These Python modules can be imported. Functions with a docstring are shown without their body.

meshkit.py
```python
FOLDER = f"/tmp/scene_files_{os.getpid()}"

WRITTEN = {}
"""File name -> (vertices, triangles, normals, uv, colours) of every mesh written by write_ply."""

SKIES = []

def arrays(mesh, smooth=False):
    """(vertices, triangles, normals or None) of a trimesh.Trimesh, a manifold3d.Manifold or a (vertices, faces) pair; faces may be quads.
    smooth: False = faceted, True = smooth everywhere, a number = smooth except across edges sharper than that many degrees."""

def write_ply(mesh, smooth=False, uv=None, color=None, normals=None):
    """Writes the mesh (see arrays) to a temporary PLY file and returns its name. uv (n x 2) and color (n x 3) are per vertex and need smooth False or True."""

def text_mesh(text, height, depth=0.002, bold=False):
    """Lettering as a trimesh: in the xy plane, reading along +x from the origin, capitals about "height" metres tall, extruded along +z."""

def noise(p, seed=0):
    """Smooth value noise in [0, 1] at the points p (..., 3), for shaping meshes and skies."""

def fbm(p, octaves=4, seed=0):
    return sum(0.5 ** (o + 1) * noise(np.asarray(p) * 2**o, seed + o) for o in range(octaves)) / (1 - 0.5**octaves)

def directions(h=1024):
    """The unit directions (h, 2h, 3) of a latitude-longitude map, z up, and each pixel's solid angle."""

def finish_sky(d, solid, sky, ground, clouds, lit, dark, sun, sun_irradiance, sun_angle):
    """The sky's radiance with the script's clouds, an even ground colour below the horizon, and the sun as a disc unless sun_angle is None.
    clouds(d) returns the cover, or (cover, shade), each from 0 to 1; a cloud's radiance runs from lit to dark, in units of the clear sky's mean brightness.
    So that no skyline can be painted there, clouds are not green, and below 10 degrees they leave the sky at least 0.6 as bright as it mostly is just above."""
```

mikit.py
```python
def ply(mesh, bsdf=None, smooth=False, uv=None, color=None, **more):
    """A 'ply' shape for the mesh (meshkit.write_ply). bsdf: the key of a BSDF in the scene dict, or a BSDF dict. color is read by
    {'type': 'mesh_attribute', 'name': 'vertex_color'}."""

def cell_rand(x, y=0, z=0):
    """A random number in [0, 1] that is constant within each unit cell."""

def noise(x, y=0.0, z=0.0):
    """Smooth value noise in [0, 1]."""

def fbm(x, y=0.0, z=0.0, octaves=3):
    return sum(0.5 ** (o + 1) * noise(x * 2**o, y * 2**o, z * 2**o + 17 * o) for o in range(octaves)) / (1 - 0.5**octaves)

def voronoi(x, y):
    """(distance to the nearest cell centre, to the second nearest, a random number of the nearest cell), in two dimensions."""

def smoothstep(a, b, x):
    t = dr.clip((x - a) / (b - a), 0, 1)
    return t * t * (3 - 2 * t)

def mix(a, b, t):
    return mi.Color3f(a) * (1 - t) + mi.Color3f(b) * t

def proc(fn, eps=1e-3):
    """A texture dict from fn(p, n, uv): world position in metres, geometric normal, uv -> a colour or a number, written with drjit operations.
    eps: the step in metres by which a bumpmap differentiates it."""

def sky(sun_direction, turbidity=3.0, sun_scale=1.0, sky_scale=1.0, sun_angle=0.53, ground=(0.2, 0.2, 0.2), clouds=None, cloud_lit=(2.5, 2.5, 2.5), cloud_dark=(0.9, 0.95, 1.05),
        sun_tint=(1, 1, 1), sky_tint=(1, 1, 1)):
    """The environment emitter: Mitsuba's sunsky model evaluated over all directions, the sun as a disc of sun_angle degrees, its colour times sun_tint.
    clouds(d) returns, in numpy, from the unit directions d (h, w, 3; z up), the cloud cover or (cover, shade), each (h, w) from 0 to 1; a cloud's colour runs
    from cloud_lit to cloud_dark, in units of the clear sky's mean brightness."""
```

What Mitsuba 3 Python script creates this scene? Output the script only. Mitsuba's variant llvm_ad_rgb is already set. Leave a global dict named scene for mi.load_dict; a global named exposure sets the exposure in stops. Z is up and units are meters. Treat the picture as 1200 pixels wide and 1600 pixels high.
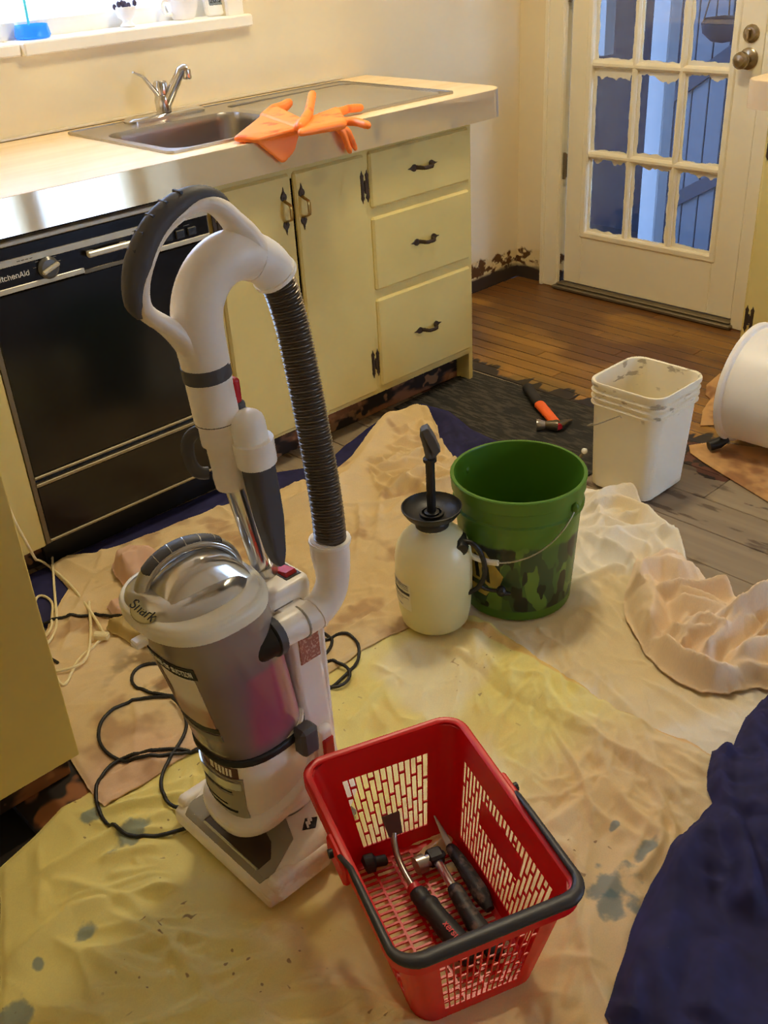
import math, random
import numpy as np, trimesh, shapely, manifold3d as m3
import shapely.geometry as sg
import drjit as dr, mitsuba as mi
import mikit, meshkit
from mikit import noise, fbm, voronoi, smoothstep, mix, proc
from scipy.interpolate import CubicSpline
from scipy.spatial import Delaunay

random.seed(7)
RNG = np.random.default_rng(7)
TF = mi.ScalarTransform4f
scene, labels = {}, {}

# ------------------------------------------------------------------ camera, sky, exposure
exposure = 2.35
EYE = np.array([0.0, 0.0, 1.3801])
FWD = np.array([0.57790765, 0.63964805, -0.50682653])
UPV = np.array([0.385603, 0.33331947, 0.86035368])
scene['camera'] = {'type': 'perspective', 'fov': 41.514, 'fov_axis': 'x', 'near_clip': 0.05, 'far_clip': 100.0,
                   'to_world': TF().look_at(origin=EYE.tolist(), target=(EYE + FWD).tolist(), up=UPV.tolist())}


def overcast(d):
    n = meshkit.fbm(d * np.array([3.0, 3.0, 6.0]), 4, 3)
    return np.clip(0.55 + 0.6 * (n - 0.5), 0, 1), np.clip(n, 0, 1)


SKY = 28.0
scene['sky'] = mikit.sky((0.3, -0.5, 0.8), turbidity=4.0, sun_scale=0.0, sky_scale=0.30 * SKY, ground=(0.6, 0.6, 0.58), clouds=overcast,
                         cloud_lit=(1.1, 1.40, 1.9), cloud_dark=(0.75, 0.95, 1.3), sky_tint=(0.66, 0.90, 1.35))
LAMP_POS, LAMP_RGB = (1.90, 1.66, 2.36), (14.8, 12.6, 8.2)

# room frame: x along the sink wall, y towards it, z up
YW, YF, YC = 2.759, 2.148, 2.124          # sink wall, cabinet door faces, worktop front
XD = 3.357                                # wall with the glazed door
ZC, ZE = 0.915, 0.836                     # worktop top, underside of its edge band
YB, XL, ZT = -1.60, -1.20, 2.44           # back wall, left wall, ceiling

# ------------------------------------------------------------------ helpers


def lin(r, g, b):
    return [float(((v / 255.0 + 0.055) / 1.055) ** 2.4 if v > 10 else v / 255.0 / 12.92) for v in (r, g, b)]


def rgb(r, g, b):
    return {'type': 'rgb', 'value': lin(r, g, b)}


def mat(key, color, rough=0.5, two=False, **kw):
    b = {'type': 'principled', 'base_color': color if isinstance(color, dict) else rgb(*color), 'roughness': rough, **kw}
    scene[key] = {'type': 'twosided', 'b': b} if two else b
    return key


def C(*c):
    return mi.Color3f(*lin(*c))


def numbered(key):
    if key not in USED:
        USED.add(key)
        return key
    k = 1
    while f'{key}_{k:03d}' in USED:
        k += 1
    USED.add(f'{key}_{k:03d}')
    return f'{key}_{k:03d}'


USED = set()


def thing(name, label, category, group=None):
    key = numbered(name)
    labels[key] = {'label': label, 'category': category}
    if group:
        labels[key]['group'] = group
    return key


def put(parent, name, mesh, bsdf, smooth=35, label=None, kind=None, **more):
    key = numbered(f'{parent}__{name}') if name else parent
    scene[key] = mikit.ply(mesh, bsdf, smooth=smooth, **more)
    if label:
        labels.setdefault(key, {})['label'] = label
    if kind:
        labels.setdefault(key, {})['kind'] = kind
    return key


def struct(name, mesh, bsdf, label, smooth=False):
    key = numbered(name)
    labels[key] = {'kind': 'structure', 'label': label}
    if mesh is not None:
        scene[key] = mikit.ply(mesh, bsdf, smooth=smooth)
    return key


def tm(v, f):
    f = np.asarray(f, int)
    if f.shape[1] == 4:
        f = np.vstack([f[:, [0, 1, 2]], f[:, [0, 2, 3]]])
    return trimesh.Trimesh(np.asarray(v, float), f, process=False)


def mj(*ms):
    return trimesh.util.concatenate([m for m in ms])


def mtm(m):
    a = m.to_mesh()
    return tm(a.vert_properties[:, :3], a.tri_verts)


def hull(pts):
    return mtm(m3.Manifold.hull_points(np.asarray(pts, float)))


def cbox(x0, x1, y0, y1, z0, z1, b=0.002):
    if b <= 0:
        return trimesh.creation.box(bounds=[[x0, y0, z0], [x1, y1, z1]])
    b = min(b, 0.45 * (x1 - x0), 0.45 * (y1 - y0), 0.45 * (z1 - z0))
    P = []
    for x, dx in ((x0, b), (x1, -b)):
        for y, dy in ((y0, b), (y1, -b)):
            for z, dz in ((z0, b), (z1, -b)):
                P += [(x, y + dy, z + dz), (x + dx, y, z + dz), (x + dx, y + dy, z)]
    return hull(P)


def ball(p, r, sub=2):
    s = trimesh.creation.icosphere(subdivisions=sub, radius=1.0)
    s.apply_scale(r)
    s.apply_translation(p)
    return s


def rbox(x0, x1, y0, y1, z0, z1, r, n=16):
    r = min(r, 0.49 * (x1 - x0), 0.49 * (y1 - y0), 0.49 * (z1 - z0))
    s = np.asarray(trimesh.creation.icosphere(subdivisions=2, radius=r).vertices)
    return hull(np.vstack([s + (x, y, z) for x in (x0 + r, x1 - r) for y in (y0 + r, y1 - r) for z in (z0 + r, z1 - r)]))


def spl(pts, n=40):
    pts = np.asarray(pts, float)
    t = np.r_[0, np.cumsum(np.linalg.norm(np.diff(pts, axis=0), axis=1) + 1e-9)]
    return CubicSpline(t, pts)(np.linspace(0, t[-1], n))


def sweep(path, r, n=12, cap=True, flat=1.0, up=None, closed=False):
    """Tube along path; r: radius or one per point; flat: scale of the second axis (a tape or strap)."""
    P = np.asarray(path, float)
    r = np.broadcast_to(np.asarray(r, float), (len(P),))
    tg = np.gradient(P, axis=0) if not closed else np.roll(P, -1, 0) - np.roll(P, 1, 0)
    tg /= np.linalg.norm(tg, axis=1, keepdims=True) + 1e-12
    a = np.cross(tg[0], up if up is not None else ([0, 0, 1] if abs(tg[0][2]) < 0.9 else [1, 0, 0]))
    a /= np.linalg.norm(a)
    th = np.arange(n) / n * 2 * np.pi
    V = []
    for i in range(len(P)):
        if up is not None:
            a = np.cross(tg[i], up)
        else:
            a = a - tg[i] * (a @ tg[i])
        a /= np.linalg.norm(a) + 1e-12
        b = np.cross(tg[i], a)
        V.append(P[i] + r[i] * (np.cos(th)[:, None] * a + flat * np.sin(th)[:, None] * b))
    return loft(V, cap and not closed, closed)


def loft(rings, cap=True, closed=False):
    R = [np.asarray(x, float) for x in rings]
    n = len(R[0])
    V = np.vstack(R)
    F = []
    m = len(R)
    i = np.arange(n)
    j = (i + 1) % n
    for k in range(m if closed else m - 1):
        a, b = k * n, ((k + 1) % m) * n
        F.append(np.stack([a + i, a + j, b + j, b + i], 1))
    F = np.vstack(F)
    F = np.vstack([F[:, [0, 1, 2]], F[:, [0, 2, 3]]])
    if cap:
        c0, c1 = len(V), len(V) + 1
        V = np.vstack([V, R[0].mean(0), R[-1].mean(0)])
        F = np.vstack([F, np.stack([j, i, np.full(n, c0)], 1), np.stack([(m - 1) * n + i, (m - 1) * n + j, np.full(n, c1)], 1)])
    t = tm(V, F)
    if t.volume < 0:
        t.invert()
    return t


def lathe(prof, c=(0, 0, 0), n=48, closed=False):
    prof = np.asarray(prof, float)
    th = np.arange(n) / n * 2 * np.pi
    R = [np.stack([c[0] + r * np.cos(th), c[1] + r * np.sin(th), np.full(n, c[2] + z)], 1) for r, z in prof]
    return loft(R, cap=not closed, closed=closed)


def rrect(hx, hy, r, n=6):
    """closed ring of a rounded rectangle, counter-clockwise, as (x, y)"""
    P = []
    for cx, cy, a0 in ((hx - r, hy - r, 0), (-hx + r, hy - r, 90), (-hx + r, -hy + r, 180), (hx - r, -hy + r, 270)):
        for t in np.linspace(0, 90, n):
            a = math.radians(a0 + t)
            P.append((cx + r * math.cos(a), cy + r * math.sin(a)))
    return np.array(P)


def prism(poly, h, M=None, bev=0.0):
    """extrude a shapely polygon by h along z (optionally with a small edge bevel), then map by the 4x4 matrix M"""
    geoms = getattr(poly, 'geoms', [poly])
    out = []
    for g in geoms:
        if bev > 0:
            a = trimesh.creation.extrude_polygon(g, h - bev, engine='earcut')
            out.append(a)
            inner = g.buffer(-bev)
            for q in getattr(inner, 'geoms', [inner]):
                if q.area > 0:
                    b = trimesh.creation.extrude_polygon(q, bev, engine='earcut')
                    b.apply_translation((0, 0, h - bev))
                    out.append(b)
        else:
            out.append(trimesh.creation.extrude_polygon(g, h, engine='earcut'))
    t = mj(*out)
    if M is not None:
        t.apply_transform(M)
    return t


def frame(o, ex, ey, ez=None):
    """4x4 with columns ex, ey, ez and origin o"""
    ex, ey = np.asarray(ex, float), np.asarray(ey, float)
    ez = np.cross(ex, ey) if ez is None else np.asarray(ez, float)
    M = np.eye(4)
    M[:3, 0], M[:3, 1], M[:3, 2], M[:3, 3] = ex, ey, ez, o
    return M


def fly(vs):
    """a polygon's points smoothed to a closed curve"""
    vs = np.asarray(vs, float)
    q = np.vstack([vs, vs[:1]])
    t = np.r_[0, np.cumsum(np.linalg.norm(np.diff(q, axis=0), axis=1))]
    return CubicSpline(t, q, bc_type='periodic')(np.linspace(0, t[-1], len(vs) * 8, endpoint=False))

# ------------------------------------------------------------------ materials
def wall_fn(p, n, uv):
    base = mix(C(232, 219, 186), C(226, 211, 176), fbm(p.x * 1.3, p.y * 1.3, p.z * 1.3, 3))
    # torn-off baseboard: stained plaster low in the corner by the door
    top = 0.125 + 0.05 * (fbm(p.x * 22, p.y * 22, 3.0, 3) - 0.5)
    inzone = (p.x > 2.36) & (p.y > 1.6)
    f = fbm(p.x * 30, p.y * 30, p.z * 26 + 5, 4)
    d = mix(C(222, 204, 158), C(92, 58, 26), smoothstep(0.49, 0.60, f))
    low = smoothstep(0.066, 0.045, p.z + 0.03 * (fbm(p.x * 16 + 7, p.y * 16, p.z * 30, 3) - 0.5)) * smoothstep(2.62, 2.74, p.x + (2.76 - p.y))
    d = mix(d, C(58, 46, 38), low)
    hole = smoothstep(0.012, 0.004, dr.sqrt(dr.square((p.x - 2.575) * 0.62) + dr.square(p.z - 0.02)) - 0.062 + 0.02 * (fbm(p.x * 30, p.z * 30, 1.0, 2) - 0.5)) * dr.select(p.y > 2.7, 1.0, 0.0)
    d = mix(d, C(14, 12, 14), hole)
    return dr.select(inzone, mix(base, d, smoothstep(top + 0.006, top - 0.006, p.z)), base)


mat('m_wall', proc(wall_fn), 0.55, True)
mat('m_ceiling', (238, 232, 215), 0.8, True)
mat('m_trim', (235, 225, 196), 0.42)
mat('m_sill', (245, 240, 225), 0.4)


def cab_fn(p, n, uv):
    f = fbm(p.x * 6, p.y * 6, p.z * 6, 3)
    c = mix(C(217, 199, 128), C(208, 189, 116), f)
    smudge = smoothstep(0.60, 0.78, fbm(p.x * 9 + 3, p.y * 9, p.z * 14, 3)) * smoothstep(0.60, 0.82, p.z)
    return mix(c, C(166, 152, 104), 0.35 * smudge)


mat('m_cabinet', proc(cab_fn), 0.38)


def counter_fn(p, n, uv):
    g = fbm(p.x * 3.5, p.y * 30, 1.0, 4)
    return mix(C(236, 214, 172), C(224, 196, 148), g)


mat('m_counter', proc(counter_fn), 0.32)
mat('m_band', (222, 208, 184), 0.05, metallic=0.6)
mat('m_steel', (188, 182, 172), 0.27, metallic=1.0)
mat('m_drain', (202, 194, 176), 0.26, metallic=0.85)
mat('m_chrome', (214, 212, 210), 0.12, metallic=1.0)
mat('m_brass', (176, 146, 82), 0.28, metallic=1.0)
mat('m_iron', (70, 56, 44), 0.5, metallic=0.5)
mat('m_nickel', (168, 152, 124), 0.25, metallic=1.0)
mat('m_black_gloss', (16, 16, 18), 0.16, specular=0.45)
mat('m_black', (20, 19, 20), 0.45)
mat('m_dark_cavity', (14, 12, 11), 0.9)
mat('m_panel_trim', (196, 188, 166), 0.35, metallic=0.35)
mat('m_line_trim', (150, 138, 110), 0.4, metallic=0.5)
mat('m_dial', (96, 94, 90), 0.3, metallic=0.4)
mat('m_dull_trim', (120, 108, 86), 0.4, metallic=0.6)


def kick_fn(p, n, uv):
    f = fbm(p.x * 9, p.y * 9, p.z * 18, 4)
    g = fbm(p.x * 26 + 3, p.y * 26, p.z * 26, 3)
    c = mix(C(38, 26, 20), C(142, 92, 56), smoothstep(0.44, 0.6, f))
    return mix(c, C(176, 128, 84), 0.6 * smoothstep(0.58, 0.68, g))


mat('m_kick', proc(kick_fn), 0.75)


def board_fn(p, n, uv):
    # grey-brown subfloor boards with old adhesive and wear
    k = dr.floor((p.x - 0.38) / 0.139)
    tone = cell_of(k)
    g = fbm(p.x * 55, p.y * 3.0, k, 3)
    c = mix(C(128, 112, 92), C(158, 142, 116), 0.55 * g + 0.45 * tone)
    c = mix(c, C(86, 70, 54), 0.8 * smoothstep(0.62, 0.74, fbm(p.x * 26, p.y * 9, 4.0, 4)))
    ad = smoothstep(0.50, 0.56, fbm(p.x * 13, p.y * 11, 9.0, 4) + 1.5 * (p.x - 2.30) * dr.select(p.y < 1.65, 1.0, 0.0))
    ad = ad * smoothstep(2.08, 2.24, p.x)
    c = mix(c, mix(C(48, 38, 32), C(96, 58, 44), smoothstep(0.5, 0.6, fbm(p.x * 34, p.y * 30, 2.0, 3))), ad)
    # brown lining felt still stuck to the boards by the near cabinet end
    z1 = smoothstep(0.62, 0.5, p.x) * smoothstep(1.62, 1.52, p.y)
    f = fbm(p.x * 12 + 2, p.y * 12, 3.0, 3)
    lino = mix(C(34, 26, 20), C(150, 96, 56), smoothstep(0.47, 0.53, f))
    return mix(c, lino, z1)


def cell_of(k):
    return mikit.cell_rand(k, 3.0, 1.0)


mat('m_board', proc(board_fn), 0.7)


def wood_fn(p, n, uv):
    k = dr.floor((p.x - 2.46) / 0.0575)
    seg = dr.floor((p.y + 0.37 * k) / 0.9)
    t = mikit.cell_rand(k, seg, 2.0)
    g = fbm(p.x * 120, p.y * 5.0, k * 3.1, 4)
    w = fbm(p.x * 5, p.y * 3, 1.0, 3)
    c = mix(C(104, 68, 26), C(172, 124, 54), 0.5 * t + 0.5 * g)
    c = mix(c, C(84, 46, 22), 0.7 * smoothstep(0.44, 0.70, w + 0.35 * smoothstep(3.05, 3.36, p.x) + 0.10 * smoothstep(2.1, 2.7, p.y)))
    c = mix(c, C(92, 78, 34), 0.6 * smoothstep(2.62, 2.5, p.x) * smoothstep(0.45, 0.6, fbm(p.x * 9, p.y * 5, 7.0, 3)))
    fr = (p.x - 2.46) / 0.0575 - k
    c = mix(c, C(44, 26, 14), 0.75 * smoothstep(0.075, 0.02, dr.minimum(fr, 1 - fr) + 0.05 * (fbm(p.x * 20, p.y * 14, 5.0, 3) - 0.35)))
    rag = smoothstep(0.018, 0.0, p.x - 2.462 - 0.062 * smoothstep(0.42, 0.75, fbm(p.y * 21, 3.0, 1.0, 4)) - 0.012 * fbm(p.x * 60, p.y * 60, 1.0, 2))
    return mix(c, C(34, 24, 20), rag)


mat('m_wood', proc(wood_fn), 0.38)


def mat_fn(p, n, uv):
    f = fbm(p.x * 150, p.y * 34, 1.0, 3)
    return mix(C(26, 25, 22), C(68, 62, 52), smoothstep(0.35, 0.75, f) * (0.5 + 0.6 * fbm(p.x * 7, p.y * 7, 2.0, 3)))


mat('m_mat', proc(mat_fn), 0.75)


def stain(p, x, y, r, k, seed):
    d = dr.sqrt(dr.square(p.x - x) + dr.square((p.y - y) * k))
    return smoothstep(1.0, 0.60, d / r + 1.7 * (fbm(p.x * 30, p.y * 30, seed, 5) - 0.42))


def yellow_fn(p, n, uv):
    a = fbm(p.x * 2.6, p.y * 2.6, 1.0, 4)
    b = fbm(p.x * 5 + 9, p.y * 5, 2.0, 3)
    pk = smoothstep(0.92, 0.64, p.y + 0.35 * (a - 0.5)) * smoothstep(0.30, 0.62, p.x + 0.3 * (b - 0.5))
    c = mix(C(222, 209, 132), C(214, 190, 146), pk)
    c = mix(c, C(228, 216, 184), 0.65 * smoothstep(0.50, 0.68, b))
    c = mix(c, C(206, 166, 92), 0.3 * smoothstep(0.60, 0.76, fbm(p.x * 7, p.y * 7, 5.0, 3)))
    hem = smoothstep(0.018, 0.010, dr.abs(1.345 - p.x)) * dr.select(p.y > 0.6, 1.0, 0.0)
    c = mix(c, C(212, 160, 84), 0.55 * hem)
    paint = C(88, 118, 128)
    for x, y, r, k, s in BLUE:
        c = mix(c, paint, 0.72 * stain(p, x, y, r, k, s))
    dots = smoothstep(0.93, 0.96, noise(p.x * 95, p.y * 95, 7.0)) * smoothstep(0.55, 0.75, noise(p.x * 9, p.y * 9, 2.0))
    return mix(c, C(120, 84, 50), 0.7 * dots)


def weave(p, c):
    return c * (0.97 + 0.06 * noise(p.x * 700, p.y * 700, 1.0))


BLUE = [([(0.979,0.580)][0] + (0.050, 1.0, 1.0)), ([(1.070,0.587)][0] + (0.034, 2.0, 3.0)), ([(0.951,0.573)][0] + (0.03, 1.0, 5.0)),
        ([(0.334,1.139)][0] + (0.022, 1.0, 2.0)), ([(0.491,1.260)][0] + (0.05, 1.6, 4.0)), ([(0.254,1.142)][0] + (0.012, 1.0, 6.0)),
        ([(0.182,1.087)][0] + (0.03, 1.0, 6.0)), ([(1.079,0.657)][0] + (0.014, 2.0, 7.0)), ([(0.467,1.350)][0] + (0.02, 1.0, 8.0))]
mat('m_yellow_cloth', proc(lambda p, n, uv: weave(p, yellow_fn(p, n, uv))), 0.85, True, sheen=0.2)


def tan_fn(p, n, uv):
    a = fbm(p.x * 3.4, p.y * 3.4, 6.0, 4)
    c = mix(C(208, 182, 134), C(214, 190, 148), smoothstep(0.35, 0.65, a))
    c = mix(c, C(212, 176, 148), 0.8 * smoothstep(1.52, 1.40, p.y + 0.25 * (a - 0.5)) * smoothstep(0.9, 0.6, p.x))
    soot = smoothstep(0.44, 0.62, fbm(p.x * 16, p.y * 16, 2.0, 4)) * smoothstep(0.17, 0.06, dr.sqrt(dr.square(p.x - 0.80) + dr.square(p.y - 1.62)))
    c = mix(c, C(112, 88, 52), 0.85 * soot)
    c = mix(c, C(150, 108, 76), 0.6 * smoothstep(0.62, 0.78, fbm(p.x * 9 + 4, p.y * 9, 8.0, 4)))
    return weave(p, c)


mat('m_tan_cloth', proc(tan_fn), 0.85, True, sheen=0.2)


def white_fn(p, n, uv):
    a = fbm(p.x * 4, p.y * 4, 3.0, 4)
    c = mix(C(226, 218, 194), C(226, 218, 206), a)
    c = mix(c, C(216, 190, 128), 0.6 * smoothstep(0.52, 0.7, fbm(p.x * 5 + 2, p.y * 5, 1.0, 3) + 0.15 * smoothstep(1.15, 0.85, p.y) * smoothstep(1.4, 1.5, p.x)))
    return weave(p, c)


mat('m_white_cloth', proc(white_fn), 0.85, True, sheen=0.2)
mat('m_pink_cloth', proc(lambda p, n, uv: weave(p, mix(C(222, 196, 156), C(226, 206, 182), fbm(p.x * 6, p.y * 6, p.z * 6, 3)))), 0.85, True, sheen=0.2)
mat('m_mauve_cloth', (206, 170, 148), 0.9, True, sheen=0.3)
mat('m_olive_cloth', (172, 148, 94), 0.9, True, sheen=0.3)
mat('m_navy', proc(lambda p, n, uv: mix(C(19, 18, 56), C(34, 32, 88), fbm(p.x * 40, p.y * 40, p.z * 40, 3))), 0.8, True, sheen=0.12)

mat('m_vac_white', proc(lambda p, n, uv: mix(C(232, 226, 216), C(208, 184, 160), 0.8 * smoothstep(0.42, 0.62, fbm(p.x * 40, p.y * 14, p.z * 40, 4)) * smoothstep(0.11, 0.03, p.z) * smoothstep(1.04, 0.96, p.y))), 0.33)
mat('m_vac_cream', (226, 222, 200), 0.35)
mat('m_vac_silver', (196, 194, 190), 0.16, metallic=0.85)
mat('m_vac_grey', (142, 136, 120), 0.4)
mat('m_rubber', (70, 70, 74), 0.55)
mat('m_hose', (118, 108, 98), 0.32, metallic=0.55)
mat('m_red', (178, 24, 30), 0.4)
mat('m_orange', proc(lambda p, n, uv: mix(C(255, 138, 58), C(232, 104, 44), smoothstep(0.55, 0.8, fbm(p.x * 30, p.y * 30, p.z * 30, 3)))), 0.45)
mat('m_basket', (202, 14, 18), 0.34)
mat('m_handle_black', (40, 38, 44), 0.42)
mat('m_bucket_white', proc(lambda p, n, uv: mix(C(230, 222, 196), C(150, 138, 112), 0.75 * smoothstep(0.60, 0.72, fbm(p.x * 34, p.y * 34, p.z * 60, 4)) * smoothstep(0.22, 0.25, p.z))), 0.42, True)
mat('m_tub_white', (236, 232, 222), 0.4, True)
mat('m_spray', (222, 220, 184), 0.35)
mat('m_wire', (190, 186, 176), 0.3, metallic=1.0)
mat('m_white_plastic', (238, 236, 230), 0.35)
mat('m_cord_white', (226, 212, 168), 0.5)
mat('m_paper_tan', proc(lambda p, n, uv: mix(C(196, 152, 98), C(150, 104, 64), smoothstep(0.4, 0.75, fbm(p.x * 14, p.y * 14, 3.0, 4)))), 0.6, True)
mat('m_label_white', (232, 230, 222), 0.5)
mat('m_ink', (24, 22, 24), 0.5)
mat('m_ink_grey', (120, 114, 108), 0.5)
mat('m_rust_label', proc(lambda p, n, uv: mix(C(158, 100, 82), C(214, 180, 160), 0.5 * smoothstep(0.55, 0.75, noise(p.x * 500, 1.0, p.z * 240)))), 0.5)

# ------------------------------------------------------------------ the room
def wallbox(x0, x1, y0, y1, z0, z1):
    return trimesh.creation.box(bounds=[[x0, y0, z0], [x1, y1, z1]])


WX0, WX1, WZ0, WZ1 = 0.86, 1.985, 1.113, 2.06        # kitchen window opening
TH = 0.15
struct('wall_sink', mj(wallbox(-0.12, WX0, YW, YW + TH, 0, ZT), wallbox(WX1, XD + TH, YW, YW + TH, 0, ZT), wallbox(WX0, WX1, YW, YW + TH, 0, WZ0),
                       wallbox(WX0, WX1, YW, YW + TH, WZ1, ZT)), 'm_wall', 'cream wall above the sink with the window in it')
DY0, DY1, DZ = 1.742, 2.516, 2.03                    # door leaf
struct('wall_door', mj(wallbox(XD, XD + TH, DY1 + 0.02, YW, 0, ZT), wallbox(XD, XD + TH, YB, DY0 - 0.02, 0, ZT), wallbox(XD, XD + TH, DY0 - 0.02, DY1 + 0.02, DZ + 0.02, ZT)),
       'm_wall', 'cream wall with the glazed door and a torn-off baseboard')
struct('wall_left', wallbox(XL - TH, XL, YB - TH, 1.40, 0, ZT), 'm_wall', 'cream wall behind the camera on the near side')
struct('wall_corner', wallbox(XL - TH, -0.12, 1.40, YW + TH, 0, ZT), 'm_wall', 'cream wall behind the near cabinet return')
# the glass doors of the garden side, behind the camera
GX = [(2.36, 2.56), (2.66, 3.28)]
GZ = 2.05
bk = [wallbox(XL, GX[0][0], YB - TH, YB, 0, ZT), wallbox(GX[0][1], GX[1][0], YB - TH, YB, 0, GZ), wallbox(GX[1][1], XD + TH, YB - TH, YB, 0, ZT), wallbox(GX[0][0], GX[1][1], YB - TH, YB, GZ, ZT),
      wallbox(GX[0][0], GX[0][1], YB - TH, YB, 0, 0.06), wallbox(GX[1][0], GX[1][1], YB - TH, YB, 0, 0.06)]
struct('wall_back', mj(*bk), 'm_wall', 'cream wall with the garden door behind the camera')
struct('ceiling', wallbox(XL - TH, XD + TH, YB - TH, YW + TH, ZT, ZT + 0.1), 'm_ceiling', 'pale ceiling')
fl = struct('floor', wallbox(XL - TH, XD + 0.0, YB - TH, YW + TH, -0.06, -0.018), 'm_dark_cavity', 'floor of grey subfloor boards and stripped orange strip wood')
scene['m_glass'] = {'type': 'thindielectric'}
gd = struct('window_2', None, None, 'garden door glazing behind the camera')
for a, b in GX:
    put(gd, 'pane', wallbox(a, b, YB - 0.08, YB - 0.077, 0.06, GZ), 'm_glass', False)

# boards: grey subfloor, then the stripped strip-wood by the door
BW = 0.139
for k in range(15):
    x0 = 0.38 + k * BW
    for y0, y1 in ((-0.6, 0.85 + 0.3 * (k % 3)), (0.85 + 0.3 * (k % 3), YW)):
        put(fl, 'board', cbox(x0 + 0.0012, x0 + BW - 0.0012 if k < 14 else 2.459, y0 + 0.001, y1 - 0.001, -0.018, -0.001 - 0.0012 * RNG.random(), 0.0015), 'm_board', False)
for k in range(16):
    x0 = 2.46 + k * 0.0575
    cuts = [-0.9 - 0.37 * k + 0.9 * j for j in range(-1, 14)]
    cuts = [0.1] + [q for q in cuts if 0.4 < q < YW - 0.1] + [YW]
    for y0, y1 in zip(cuts[:-1], cuts[1:]):
        put(fl, 'strip_plank', cbox(x0 + 0.0008, min(x0 + 0.0567, XD + 0.02), y0 + 0.0006, y1 - 0.0006, -0.018, 0.0 - 0.0010 * RNG.random(), 0.0022), 'm_wood', False)
put(fl, 'board', cbox(XL, 0.379, YB, 1.40, -0.018, -0.002, 0.0015), 'm_board', False)
put(fl, 'board', cbox(0.379, XD, YB, -0.602, -0.018, -0.002, 0.0015), 'm_board', False)
put(fl, 'board', cbox(2.46, XD, -0.6, 0.099, -0.018, -0.002, 0.0015), 'm_board', False)

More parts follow.
